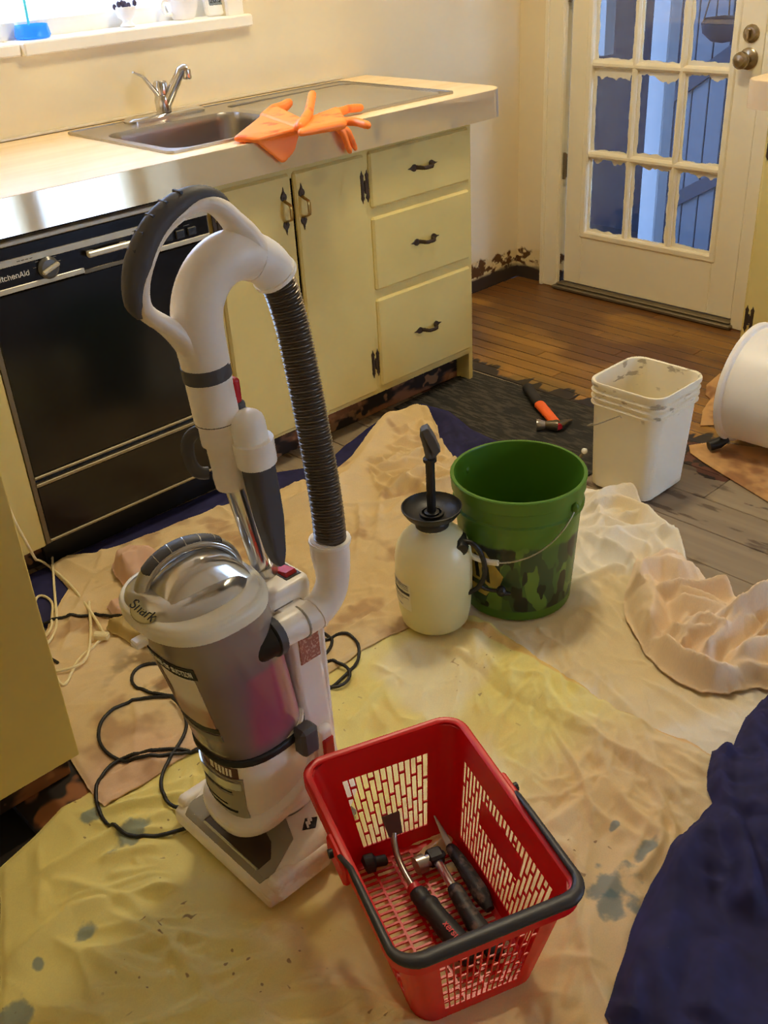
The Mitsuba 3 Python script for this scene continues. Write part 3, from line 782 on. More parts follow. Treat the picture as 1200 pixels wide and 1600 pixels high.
def rumple(poly, n, seed, ang=None, spread=0.6, h=(0.003, 0.009), w=(0.005, 0.011), L=(0.06, 0.26)):
    """random short folds inside a polygon; ang: main direction (radians) or a function of (x, y)"""
    g = np.random.default_rng(seed)
    x0, y0, x1, y1 = poly.bounds
    out = []
    while len(out) < n:
        x, y = g.uniform(x0, x1), g.uniform(y0, y1)
        if not shapely.contains_xy(poly, x, y):
            continue
        a = g.uniform(0, math.pi) if ang is None else (ang(x, y) if callable(ang) else ang) + g.normal() * spread
        l = g.uniform(*L)
        b = a + g.normal() * 0.35
        c_ = b + g.normal() * 0.35
        q0 = np.array((x, y))
        q1 = q0 + l * 0.5 * np.array((math.cos(a), math.sin(a)))
        q2 = q1 + l * 0.3 * np.array((math.cos(b), math.sin(b)))
        q3 = q2 + l * 0.2 * np.array((math.cos(c_), math.sin(c_)))
        out.append(([q0, q1, q2, q3], g.uniform(*h), g.uniform(*w), g.uniform(0.6, 1.8)))
    return out


def addfolds(X, Y, items):
    """as folds(), but each fold touches only its own neighbourhood, and the heights add up"""
    Z = np.zeros_like(X)
    for pts, h, w, asym in items:
        P = np.asarray(pts)
        m = 3 * w * max(1, asym)
        near = np.nonzero((X > P[:, 0].min() - m) & (X < P[:, 0].max() + m) & (Y > P[:, 1].min() - m) & (Y < P[:, 1].max() + m))[0]
        if len(near):
            f = folds(X[near], Y[near], [(pts, h, w, asym)])
            Z[near] = np.maximum(Z[near], f) + 0.35 * np.minimum(Z[near], f)
    return Z


def crease(X, Y, ang, sx, sy, seed, sharp=2.0):
    """sharp little ridges running mostly along the direction ang"""
    c, s = math.cos(ang), math.sin(ang)
    U, V = X * c + Y * s, -X * s + Y * c
    wob = meshkit.fbm(np.stack([X * 4, Y * 4, np.full_like(X, seed)], -1), 3, seed) - 0.5
    n = meshkit.fbm(np.stack([U * sx, V * sy + wob * 3.0, np.full_like(X, seed * 1.7)], -1), 3, seed + 5)
    return (1 - np.abs(2 * n - 1)) ** sharp


def under(X, Y):
    Z = np.full(X.shape, 0.0005)
    for poly, h in LAYERS:
        m = shapely.contains_xy(poly, X, Y)
        if m.any():
            Z[m] = np.maximum(Z[m], h(X[m], Y[m]))
    return Z


def cloth(name, label, outline, bsdf, hfun, res=0.008, jag=0.006, edge=0.02, thick=0.0025, seed=1, category='drop cloth', smoothline=False, hem=True):
    poly = sg.Polygon(fly(outline) if smoothline else outline).buffer(0)
    ring = np.array(poly.exterior.segmentize(res).coords)[:-1]
    j = (meshkit.fbm(np.c_[ring * 9, np.full(len(ring), seed * 3.3)], 3, seed) - 0.5)
    j2 = (meshkit.fbm(np.c_[ring * 9, np.full(len(ring), seed * 7.7)], 3, seed + 9) - 0.5)
    ring = ring + np.c_[j, j2] * jag * 2
    poly = sg.Polygon(ring).buffer(0)
    if poly.geom_type != 'Polygon':
        poly = max(poly.geoms, key=lambda g: g.area)
    ring = np.array(poly.exterior.segmentize(res).coords)[:-1]
    x0, y0, x1, y1 = poly.bounds
    gx, gy = np.meshgrid(np.arange(x0, x1, res), np.arange(y0, y1, res * 0.87))
    gx = gx + (np.arange(gx.shape[0]) % 2)[:, None] * res / 2
    pts = np.c_[gx.ravel(), gy.ravel()]
    pts = pts[shapely.contains_xy(poly.buffer(-res * 0.5), pts[:, 0], pts[:, 1])]
    pts = np.vstack([ring, pts])
    tri = Delaunay(pts).simplices
    cen = pts[tri].mean(1)
    tri = tri[shapely.contains_xy(poly, cen[:, 0], cen[:, 1])]
    a = pts[tri]
    flip = np.cross(a[:, 1] - a[:, 0], a[:, 2] - a[:, 0]) < 0
    tri[flip] = tri[flip][:, ::-1]

    def top(X, Y):
        sh = shapely.points(X, Y)
        d = shapely.distance(sh, poly.exterior)
        fade = np.clip(d / edge, 0, 1)
        fade = fade * fade * (3 - 2 * fade)
        h = np.maximum(hfun(X, Y), 0) * (0.12 + 0.88 * fade)
        if hem:
            h = h + 0.0016 * np.exp(-((d - 0.008) / 0.006) ** 2)
        for px, py, pr in PADS:
            t = np.clip((np.hypot(X - px, Y - py) - pr) / 0.05, 0, 1)
            h = h * (0.04 + 0.96 * t * t * (3 - 2 * t))
        return under_smooth(X, Y) + thick + h

    below = list(LAYERS)

    def under_smooth(X, Y):
        Z = np.full(X.shape, 0.0005)
        for dx, dy in ((0, 0), (0.008, 0), (-0.008, 0), (0, 0.008), (0, -0.008)):
            for pl, hh in below:
                m = shapely.contains_xy(pl, X + dx, Y + dy)
                if m.any():
                    Z[m] = np.maximum(Z[m], hh(X[m] + dx, Y[m] + dy))
        return Z

    Z = top(pts[:, 0], pts[:, 1])
    # keep cheap lookups of this cloth for the ones laid on it
    from scipy.interpolate import LinearNDInterpolator
    itp = LinearNDInterpolator(pts, Z, fill_value=0.0005)
    LAYERS.append((poly, lambda X, Y: np.asarray(itp(X, Y))))
    key = thing(name, label, category)
    # a turned-down rim gives the sheet its thickness
    n = len(ring)
    low = np.c_[ring, Z[:n] - thick]
    V = np.vstack([np.c_[pts, Z], low])
    i = np.arange(n)
    jn = (i + 1) % n
    m = len(pts)
    side = np.vstack([np.stack([i, m + i, m + jn], 1), np.stack([i, m + jn, jn], 1)])
    scene[key] = mikit.ply(tm(V, np.vstack([tri, side])), bsdf, smooth=True)
    return key


def nz(X, Y, s, seed, o=3):
    return meshkit.fbm(np.stack([X * s, Y * s, np.full_like(X, seed * 2.3)], -1), o, seed)


SPX, SPY, GBX, GBY, WBX, WBY = 1.309, 1.299, 1.521, 1.239, 2.14, 1.33
PADS += [(SPX, SPY, 0.075), (GBX, GBY, 0.125), (0.66, 1.09, 0.155), (0.72, 1.09, 0.15), (0.70, 0.76, 0.10), (0.72, 0.68, 0.10), (0.68, 0.84, 0.10)]

# black ribbed mat stuck to the boards
fm = thing('floor_mat', 'black ribbed mat lying on the boards under the claw hammer', 'mat')
mp = sg.Polygon([(2.055, 2.195), (2.440, 2.205), (2.452, 1.80), (2.455, 1.44), (2.30, 1.43), (2.08, 1.45)])
put(fm, '', prism(mp, 0.004, np.array([[1, 0, 0, 0], [0, 1, 0, 0], [0, 0, 1, 0.0004], [0, 0, 0, 1.0]]), 0.001), 'm_mat', False)
LAYERS.append((mp, lambda X, Y: np.full(X.shape, 0.0045)))

# off-white cloth on the right
WPOLY = sg.Polygon([(1.403,1.307),(1.660,1.390),(1.988,1.408),(2.008,1.228),(1.941,1.069),(1.787,0.884),(1.807,0.764),(1.353,0.583),(1.264,0.608),(1.333,0.834),(1.304,1.072)])
WR = rumple(WPOLY, 110, 41, lambda x, y: -2.3 if y > 0.9 else -2.0, 0.35, (0.003, 0.009), (0.006, 0.011), (0.08, 0.30)) + rumple(sg.Polygon([(1.960,1.398),(1.999,1.223),(1.927,1.047),(1.779,0.890),(1.759,1.028),(1.768,1.141),(1.792,1.292)]), 30, 43, -0.9, 0.5, (0.018, 0.048), (0.010, 0.020), (0.10, 0.30))
WFOLD = [([(1.951,1.381),(1.969,1.282),(1.968,1.184),(1.903,1.051),(1.780,0.924)], 0.038, 0.026, 1.3), ([(1.881,1.309),(1.876,1.218),(1.893,1.116),(1.816,1.022)], 0.028, 0.018), ([(1.807,1.274),(1.787,1.183),(1.785,1.108),(1.727,1.042)], 0.024, 0.016),
         ([(1.942,1.313),(1.868,1.250),(1.779,1.215)], 0.026, 0.014), ([(1.746,1.081),(1.733,1.117),(1.660,1.137),(1.610,1.174)], 0.016, 0.016), ([(1.551,1.146),(1.549,1.038),(1.523,0.928)], 0.007, 0.016),
         ([(1.409,1.106),(1.429,1.000),(1.410,0.866)], 0.006, 0.014), ([(1.402,1.030),(1.372,0.878),(1.328,0.759)], 0.006, 0.012), ([(1.391,0.772),(1.362,0.697),(1.319,0.643)], 0.005, 0.012), ([(1.520,1.069),(1.430,0.904),(1.338,0.802)], 0.005, 0.012)]
cloth('drop_cloth', 'off-white drop cloth spread beside the green bucket, its far edge bunched on bare boards',
      [(1.261,1.216),(1.403,1.307),(1.660,1.390),(1.906,1.398),(2.011,1.425),(2.039,1.371),(2.031,1.243),(1.941,1.069),(1.827,0.966),(1.787,0.884),(1.807,0.764),(1.794,0.627),(1.461,0.467),(1.218,0.507),(1.199,0.569),(1.231,0.763),(1.226,1.007)], 'm_white_cloth',
      lambda X, Y: np.maximum(1.35 * folds(X, Y, WFOLD), addfolds(X, Y, WR)) + 0.004 * crease(X, Y, -0.35, 3, 16, 3, 3.0) + 0.005 * crease(X, Y, -2.2, 5, 18, 9, 4.0) + 0.008 * np.clip(nz(X, Y, 5, 4) - 0.45, 0, 1), 0.006, 0.008, 0.015, seed=3)

# big yellow cloth in front
YPOLY = sg.Polygon([(0.0, 0.9), (0.30, 1.36), (0.50, 1.40), (1.22, 1.39), (1.34, 1.25), (1.34, 0.62), (1.2, 0.5), (0.8, 0.45), (0.4, 0.5)])
YR = rumple(YPOLY, 170, 51, lambda x, y: (-0.75 if x < 0.62 else (-2.2 if y > 0.95 else -2.6)), 0.40, (0.004, 0.013), (0.007, 0.014), (0.08, 0.38)) + rumple(sg.Polygon([(1.05, 0.95), (1.34, 1.1), (1.34, 0.62), (1.1, 0.62)]), 45, 53, -2.1, 0.4, (0.006, 0.016), (0.007, 0.014), (0.10, 0.32))
YR += rumple(sg.Polygon([(0.18, 1.0), (0.30, 1.33), (0.48, 1.38), (0.50, 1.2), (0.56, 0.95), (0.75, 0.60), (0.60, 0.55), (0.30, 0.75)]), 46, 55, -0.70, 0.30, (0.009, 0.021), (0.010, 0.018), (0.12, 0.42))
YFOLD = [([(0.979,0.743),(1.050,0.730),(1.127,0.724),(1.167,0.739)], 0.022, 0.020, 1.5), ([(0.205,1.177),(0.272,1.181),(0.339,1.189),(0.411,1.159)], 0.020, 0.018, 1.5), ([(0.330,1.216),(0.392,1.188),(0.462,1.161),(0.511,1.119)], 0.016, 0.012),
         ([(0.419,1.256),(0.476,1.225),(0.523,1.196)], 0.016, 0.014), ([(0.413,1.213),(0.461,1.181),(0.515,1.144)], 0.012, 0.012), ([(0.373,1.375),(0.317,1.257),(0.289,1.214)], 0.010, 0.012), ([(0.435,1.062),(0.496,1.061),(0.559,1.040)], 0.010, 0.010),
         ([(1.361,1.231),(1.218,1.094),(1.152,0.994)], 0.009, 0.011), ([(1.272,0.836),(1.286,0.744),(1.313,0.665)], 0.012, 0.016), ([(1.181,0.771),(1.196,0.684),(1.225,0.598)], 0.013, 0.014), ([(1.158,0.726),(1.159,0.646),(1.182,0.559)], 0.012, 0.013),
         ([(1.260,0.904),(1.235,0.824),(1.204,0.758)], 0.010, 0.012), ([(1.250,0.720),(1.256,0.643),(1.260,0.593)], 0.010, 0.010), ([(0.751,0.514),(0.804,0.532),(0.842,0.554)], 0.012, 0.016), ([(0.532,0.712),(0.579,0.750),(0.607,0.751)], 0.010, 0.014),
         ([(0.238,1.016),(0.292,1.018),(0.343,1.010)], 0.009, 0.010), ([(1.284,1.021),(1.243,0.922),(1.177,0.811)], 0.008, 0.012), ([(1.389,0.906),(1.348,0.808),(1.316,0.736)], 0.012, 0.012)]
cloth('drop_cloth', 'large pale yellow drop cloth with blue paint smears under the red basket',
      [(-0.35, 0.95), (0.165, 1.10)] + [(0.297,1.371),(0.382,1.395),(0.438,1.418),(0.475,1.413),(0.510,1.416)] + [(0.60, 1.405), (0.9, 1.41), (1.22, 1.405)] + [(1.260,1.384),(1.380,1.247),(1.366,1.151),(1.348,1.055),(1.339,0.948),(1.330,0.832),(1.338,0.722),(1.344,0.623)] + [(1.345, 0.45), (1.30, 0.05), (0.3, -0.1), (-0.3, 0.2)], 'm_yellow_cloth',
      lambda X, Y: np.maximum(folds(X, Y, YFOLD), addfolds(X, Y, YR)) + 0.0045 * crease(X, Y, -0.6, 3, 13, 13, 3.0) * (0.4 + nz(X, Y, 3, 8)) + 0.0040 * crease(X, Y, 0.5, 6, 20, 21, 4.0) + 0.010 * np.clip(nz(X, Y, 4, 5) - 0.48, 0, 1), 0.0048, 0.006, 0.012, seed=5)

# navy cloth showing behind the tan one
NB = [([(1.761,2.045),(1.939,2.091),(2.070,2.079),(2.076,1.975),(1.975,1.790)], 0.03, 0.03), ([(1.957,1.812),(2.036,1.782),(2.025,1.698)], 0.03, 0.025), ([(2.081,2.006),(1.969,1.862),(1.873,1.785)], 0.02, 0.02)]
cloth('navy_cloth', 'dark navy cloth showing along the far edge of the tan drop cloth', [(0.53, 2.10), (0.60, 2.19), (0.83, 2.193), (1.10, 2.194), (1.38, 2.190)] + [(1.519,2.141),(1.630,2.071),(1.796,2.119),(1.981,2.165),(2.129,2.138),(2.136,2.030),(2.088,1.892),(2.078,1.781),(2.058,1.701),(1.920,1.657)] +
      [(1.75, 1.60), (1.3, 1.8), (0.7, 1.95)], 'm_navy', lambda X, Y: folds(X, Y, NB) + 0.006 * crease(X, Y, 0.2, 4, 16, 2), 0.009, 0.010, 0.02, seed=8, category='cloth')

# tan cloth across the middle
TPOLY = sg.Polygon([(0.52, 1.36), (1.30, 1.34), (1.75, 1.60), (2.0, 1.95), (1.78, 2.05), (1.4, 2.03), (1.0, 2.1), (0.72, 2.0), (0.6, 1.7)])
TR = rumple(TPOLY, 130, 61, lambda x, y: 0.1 if x < 1.2 else 0.7, 0.6, (0.003, 0.010), (0.006, 0.013), (0.08, 0.34)) + rumple(sg.Polygon([(1.647,1.962),(1.917,2.096),(2.026,2.036),(1.905,1.841),(1.826,1.693),(1.712,1.659),(1.610,1.778)]), 32, 63, -0.6, 0.5, (0.016, 0.042), (0.008, 0.017), (0.10, 0.28))
TB = [([(1.359,1.964),(1.484,1.898),(1.609,1.919),(1.773,2.001),(1.921,2.058),(1.998,2.037)], 0.040, 0.035, 1.6), ([(1.856,2.033),(1.875,1.943),(1.906,1.841)], 0.030, 0.020), ([(1.743,1.942),(1.771,1.865),(1.837,1.751)], 0.034, 0.014, 0.7), ([(1.693,1.970),(1.675,1.871),(1.681,1.750),(1.772,1.644)], 0.028, 0.015, 0.7),
      ([(1.790,2.076),(1.683,1.920),(1.636,1.831),(1.633,1.752)], 0.022, 0.010), ([(1.414,1.979),(1.484,1.846),(1.586,1.753),(1.727,1.697)], 0.012, 0.014), ([(2.003,2.028),(1.929,1.910),(1.847,1.816)], 0.034, 0.02), ([(1.564,1.832),(1.453,1.707),(1.363,1.625)], 0.012, 0.011, 0.6),
      ([(0.778,2.158),(0.851,2.162),(0.869,2.034),(1.016,1.975)], 0.012, 0.02), ([(0.847,2.059),(0.984,2.012),(1.157,1.951),(1.273,1.913)], 0.012, 0.010, 0.5), ([(0.972,2.116),(1.128,2.055),(1.298,1.973)], 0.009, 0.014), ([(1.461,1.847),(1.369,1.574),(1.336,1.408)], 0.006, 0.012),
      ([(0.663,1.831),(0.771,1.781),(0.844,1.683)], 0.008, 0.012), ([(0.590,1.603),(0.685,1.587),(0.794,1.559)], 0.007, 0.012), ([(1.362,1.810),(1.387,1.688),(1.505,1.576)], 0.007, 0.014), ([(1.310,1.557),(1.278,1.434),(1.310,1.361)], 0.006, 0.012)]
cloth('drop_cloth', 'tan drop cloth stretched across the middle of the kitchen floor under the sprayer',
      [(0.80, 2.05)] + [(0.811,2.164),(0.873,2.188),(0.929,2.141),(1.015,2.127),(1.123,2.110),(1.259,2.096),(1.426,2.053),(1.569,1.999),(1.701,2.023),(1.836,2.070),(1.968,2.122),(2.054,2.107),(2.070,2.058),(2.025,1.968),(1.928,1.863),(1.873,1.724),(1.782,1.595),(1.585,1.431),(1.421,1.365)] + [(1.355, 1.33), (1.304, 1.322), (1.148, 1.338), (0.995, 1.332), (0.835, 1.345), (0.656, 1.354), (0.490, 1.345), (0.497, 1.42), (0.515, 1.53), (0.55, 1.66), (0.62, 1.88)],
      'm_tan_cloth', lambda X, Y: np.maximum(folds(X, Y, TB), addfolds(X, Y, TR)) + 0.004 * crease(X, Y, 0.4, 4, 14, 4, 3.0) + 0.004 * crease(X, Y, -0.7, 5, 17, 31, 4.0) + 0.007 * np.clip(nz(X, Y, 5, 6) - 0.45, 0, 1), 0.0055, 0.005, 0.012, seed=6)

# crumpled pinkish cloth on the off-white one
PKP = sg.Polygon([(1.716,1.034),(1.793,1.007),(1.764,0.866),(1.763,0.744),(1.792,0.644),(1.656,0.578),(1.514,0.705),(1.507,0.832),(1.563,0.932)])
PR = rumple(PKP, 26, 71, -0.4, 0.6, (0.028, 0.066), (0.010, 0.022), (0.12, 0.34))
PK = [([(1.647,1.014),(1.714,1.034),(1.768,1.001),(1.764,0.932)], 0.055, 0.03), ([(1.713,1.016),(1.608,0.930),(1.519,0.895)], 0.05, 0.028, 1.4), ([(1.532,0.880),(1.495,0.796),(1.499,0.726),(1.552,0.660)], 0.062, 0.026, 1.2), ([(1.644,0.923),(1.668,0.843),(1.654,0.775),(1.696,0.711)], 0.066, 0.03),
      ([(1.562,0.877),(1.564,0.825),(1.599,0.787),(1.645,0.784)], 0.060, 0.016), ([(1.519,0.812),(1.569,0.821),(1.601,0.833)], 0.055, 0.012), ([(1.509,0.762),(1.593,0.761),(1.668,0.775)], 0.066, 0.016), ([(1.686,0.949),(1.708,0.851),(1.691,0.766)], 0.05, 0.018),
      ([(1.551,0.716),(1.658,0.690),(1.728,0.644)], 0.06, 0.024), ([(1.665,0.765),(1.719,0.722),(1.772,0.664)], 0.055, 0.02)]
cloth('drop_cloth', 'crumpled pinkish beige cloth heaped on the off-white drop cloth near the navy one',
      [(1.728,1.065),(1.808,1.077),(1.843,1.037),(1.819,0.962),(1.817,0.887),(1.778,0.802),(1.827,0.730),(1.838,0.649),(1.689,0.577),(1.582,0.603),(1.566,0.649),(1.502,0.696),(1.472,0.757),(1.489,0.842),(1.539,0.930),(1.602,0.998)], 'm_pink_cloth',
      lambda X, Y: 0.012 + np.maximum(folds(X, Y, PK), addfolds(X, Y, PR)) + 0.005 * crease(X, Y, -0.5, 6, 16, 7, 2.5) + 0.014 * (nz(X, Y, 9, 3) - 0.4), 0.005, 0.004, 0.030, seed=11, smoothline=True, hem=False)

# navy cloth in the near right corner
NVP = sg.Polygon([(0.85, 0.40), (1.05, 0.55), (1.5, 0.62), (1.45, 0.3), (1.0, 0.25)])
NR = rumple(NVP, 36, 81, 1.1, 0.5, (0.008, 0.02), (0.012, 0.022), (0.12, 0.34))
NV = [([(1.431,0.631),(1.304,0.597),(1.216,0.557)], 0.030, 0.03), ([(1.172,0.543),(1.062,0.523),(0.972,0.478),(0.843,0.428)], 0.030, 0.03, 1.8), ([(1.218,0.534),(1.147,0.453),(1.048,0.382)], 0.034, 0.03), ([(1.387,0.555),(1.244,0.466),(1.135,0.376)], 0.04, 0.04),
      ([(0.883,0.475),(0.825,0.447),(0.789,0.428)], 0.02, 0.025), ([(0.989,0.412),(0.917,0.380),(0.859,0.356)], 0.022, 0.03)]
cloth('navy_cloth', 'dark navy blue cloth lying over the yellow drop cloth in the near corner',
      [(1.694,0.579),(1.561,0.632),(1.469,0.629),(1.374,0.606),(1.337,0.626),(1.283,0.603),(1.240,0.576),(1.220,0.554),(1.172,0.558),(1.102,0.558),(1.015,0.547),(0.926,0.520),(0.847,0.491),(0.778,0.462)] + [(0.70, 0.33), (0.80, 0.18), (1.3, 0.15), (1.62, 0.35)], 'm_navy',
      lambda X, Y: 0.008 + np.maximum(folds(X, Y, NV), addfolds(X, Y, NR)) + 0.006 * crease(X, Y, 1.1, 3, 8, 17, 2.0) + 0.012 * np.clip(nz(X, Y, 4, 9) - 0.4, 0, 1), 0.008, 0.006, 0.022, seed=12, category='cloth')

# little rags by the canister
RG = [([(0.893,1.963),(0.956,1.976),(0.994,1.934)], 0.03, 0.03)]
cloth('rag', 'dusty pink rag bunched on the tan cloth behind the vacuum canister', [(0.929,2.039),(0.976,2.047),(1.014,1.987),(1.014,1.900),(0.939,1.803),(0.894,1.815),(0.886,1.901),(0.895,1.972)], 'm_mauve_cloth', lambda X, Y: 0.02 + folds(X, Y, RG) + 0.02 * crease(X, Y, 0.7, 8, 18, 3), 0.005, 0.004, 0.022, seed=14, category='rag', smoothline=True, hem=False)
cloth('rag', 'flat mauve rag with a folded edge just left of the vacuum canister', [(0.824,1.905),(0.882,1.894),(0.919,1.826),(0.888,1.747),(0.838,1.767),(0.815,1.855)], 'm_mauve_cloth', lambda X, Y: 0.014 + 0.012 * crease(X, Y, 0.4, 8, 18, 5), 0.005, 0.003, 0.012, seed=15, category='rag', hem=False)
cloth('rag', 'olive green rag half under the vacuum canister', [(0.780,1.831),(0.827,1.805),(0.863,1.740),(0.841,1.676),(0.799,1.706),(0.780,1.769)], 'm_olive_cloth', lambda X, Y: 0.014 + 0.014 * crease(X, Y, 0.2, 9, 20, 8), 0.005, 0.003, 0.014, seed=16, category='rag', smoothline=True, hem=False)

# torn flooring left by the white tub
def sheet(name, label, outline, z, curl, bsdf, seed, cat='scrap'):
    cloth(name, label, outline, bsdf, lambda X, Y: z + curl * np.clip(nz(X, Y, 8, seed) - 0.35, 0, 1), 0.008, 0.004, 0.01, 0.002, seed, cat, hem=False)


sheet('flooring_sheet', 'long curling strip of tan sheet flooring under the white tub', [(2.421,1.339),(2.475,1.301),(2.542,1.157),(2.536,0.984),(2.167,0.806),(2.270,1.011),(2.309,1.125),(2.343,1.223),(2.381,1.311)], 0.004, 0.012, 'm_paper_tan', 21)
sheet('flooring_scrap', 'torn tan flooring scrap between the white pail and the tub, nearest the wood floor', [(2.831,1.526),(2.941,1.542),(3.022,1.529),(2.948,1.464),(2.837,1.470),(2.742,1.459),(2.762,1.489)], 0.006, 0.02, 'm_paper_tan', 22)
sheet('flooring_scrap', 'torn tan flooring scrap in the gap between the white pail and the tub', [(2.652,1.433),(2.761,1.466),(2.834,1.457),(2.703,1.370),(2.597,1.341),(2.554,1.380)], 0.006, 0.02, 'm_paper_tan', 23)

# ------------------------------------------------------------------ upright vacuum cleaner
VY = 1.090
ZB = 0.0060          # it stands on the cloth
vac = thing('vacuum_cleaner', 'white and grey upright vacuum cleaner with a clear dust cup standing on the drop cloths', 'vacuum cleaner')


def ring_yz(x, hy, z0, z1, r, yc=VY, n=5):
    q = rrect(hy, (z1 - z0) / 2, min(r, 0.49 * (z1 - z0), 0.49 * hy), n)
    return np.c_[np.full(len(q), x), yc + q[:, 0], (z0 + z1) / 2 + q[:, 1]]


# floor head
HS = [(0.5640, 0.1330, 0.010, 0.030, 0.006), (0.5665, 0.1365, 0.006, 0.038, 0.010), (0.578, 0.1375, 0.005, 0.046, 0.012), (0.605, 0.1375, 0.005, 0.054, 0.014), (0.640, 0.1370, 0.005, 0.064, 0.018), (0.680, 0.1340, 0.005, 0.072, 0.022),
      (0.715, 0.1270, 0.006, 0.077, 0.026), (0.745, 0.1120, 0.010, 0.080, 0.028), (0.775, 0.0920, 0.014, 0.080, 0.028), (0.800, 0.0800, 0.018, 0.076, 0.026), (0.815, 0.070, 0.026, 0.066, 0.018)]
hd = put(vac, 'floor_head', loft([ring_yz(x, hy, z0 + ZB, z1 + ZB, r) for x, hy, z0, z1, r in HS]), 'm_vac_white', 50)
hx, hz = np.array([h[0] for h in HS]), np.array([h[3] for h in HS]) + ZB


def headz(x):
    return np.interp(x, hx, hz)


def on_head(poly, lift, depth, bsdf, name, parent=None, smooth=40):
    """a plate that follows the sloping top of the head; poly in (x, y)"""
    t = prism(poly.segmentize(0.01), depth).subdivide_to_size(0.012)
    V = np.asarray(t.vertices)
    V[:, 2] += headz(V[:, 0]) + lift - depth
    return put(parent or hd, name, tm(V, t.faces), bsdf, False)


fr_o = sg.Polygon([(0.572, VY - 0.104), (0.572, VY + 0.104), (0.590, VY + 0.112), (0.650, VY + 0.092), (0.668, VY + 0.050), (0.668, VY - 0.050), (0.650, VY - 0.092), (0.590, VY - 0.112)]).buffer(0.006).buffer(-0.003)
win = sg.Polygon([(0.584, VY - 0.084), (0.584, VY + 0.060), (0.598, VY + 0.058), (0.630, VY + 0.020), (0.634, VY - 0.020), (0.622, VY - 0.064), (0.604, VY - 0.086)]).buffer(0.005)
on_head(fr_o.difference(win), 0.0022, 0.003, 'm_vac_grey', 'brush_frame')
mat('m_brush_window', (64, 48, 42), 0.2, specular=0.6)
on_head(win, 0.0006, 0.002, 'm_brush_window', 'brush_window')
put(hd, 'window_edge', sweep([(0.580, VY - 0.086, headz(0.580) + 0.0022), (0.580, VY + 0.062, headz(0.580) + 0.0022)], 0.0022, 8), 'm_vac_silver')
on_head(sg.Polygon([(0.672, VY - 0.094), (0.690, VY - 0.108), (0.706, VY - 0.094), (0.690, VY - 0.080)]), 0.0014, 0.001, 'm_ink', 'sticker')
for k in range(3):
    on_head(sg.Polygon([(0.680 + 0.006 * k, VY - 0.098 + 0.003 * k), (0.683 + 0.006 * k, VY - 0.100 + 0.003 * k), (0.689 + 0.006 * k, VY - 0.088 + 0.003 * k), (0.686 + 0.006 * k, VY - 0.086 + 0.003 * k)]), 0.0019, 0.0006, 'm_label_white', 'sticker_lettering')
cheek = put(hd, 'side_bumper', rbox(0.574, 0.694, VY - 0.1435, VY - 0.112, 0.010 + ZB, 0.058 + ZB, 0.013), 'm_vac_white', 50)
put(hd, 'side_bumper', rbox(0.574, 0.694, VY + 0.112, VY + 0.1435, 0.010 + ZB, 0.058 + ZB, 0.013), 'm_vac_white', 50)
put(hd, 'sole_edge', cbox(0.568, 0.80, VY - 0.085, VY + 0.085, 0.0022 + ZB, 0.014 + ZB, 0.003), 'm_vac_grey', False)
for s in (-1, 1):
    w = lathe([(0, -0.008), (0.019, -0.008), (0.0215, -0.005), (0.0215, 0.005), (0.019, 0.008), (0.010, 0.0095), (0, 0.0095)], n=28)
    w.apply_transform(frame((0.722, VY + s * 0.137, 0.0225 + ZB * 0.7), (1, 0, 0), (0, 0, 1), (0, s, 0)))
    put(hd, 'wheel', w, 'm_vac_grey', 40)

# motor body: a rounded column with a flared skirt
def sup(cx, cy, ax, ay, z, n=72, e=2.5, tilt=0.0):
    t = np.arange(n) / n * 2 * np.pi
    c, s = np.cos(t), np.sin(t)
    x, y = np.sign(c) * np.abs(c) ** (2 / e) * ax, np.sign(s) * np.abs(s) ** (2 / e) * ay
    return np.c_[cx + x, cy + y, z - tilt * x]


BODY = [(0.068, 0.705, 0.050, 0.058), (0.085, 0.694, 0.058, 0.062), (0.105, 0.676, 0.070, 0.069), (0.122, 0.667, 0.077, 0.073), (0.150, 0.664, 0.080, 0.074), (0.200, 0.665, 0.081, 0.076), (0.250, 0.666, 0.082, 0.079), (0.268, 0.666, 0.080, 0.078)]
bd = put(vac, 'motor_body', loft([sup(cx, VY, ax, ay, z + ZB) for z, cx, ax, ay in BODY]), 'm_vac_white', 50)
SK = [(0.112, 0.664, 0.080, 0.076), (0.117, 0.664, 0.090, 0.086), (0.134, 0.664, 0.093, 0.089), (0.142, 0.665, 0.090, 0.086), (0.146, 0.666, 0.076, 0.072)]
put(bd, 'skirt', loft([sup(cx, VY, ax, ay, z + ZB, tilt=-0.30) for z, cx, ax, ay in SK]), 'm_vac_white', 50)


def body_at(z):
    zz = [b[0] for b in BODY]
    return [np.interp(z, zz, [b[k] for b in BODY]) for k in (1, 2, 3)]


def sup_pt(cx, cy, ax, ay, t, off=0.0, e=2.5):
    c, s = np.cos(t), np.sin(t)
    x, y = np.sign(c) * np.abs(c) ** (2 / e), np.sign(s) * np.abs(s) ** (2 / e)
    nx, ny = np.sign(c) * np.abs(c) ** (2 - 2 / e) / ax, np.sign(s) * np.abs(s) ** (2 - 2 / e) / ay
    L = np.hypot(nx, ny)
    return cx + x * ax + off * nx / L, cy + y * ay + off * ny / L


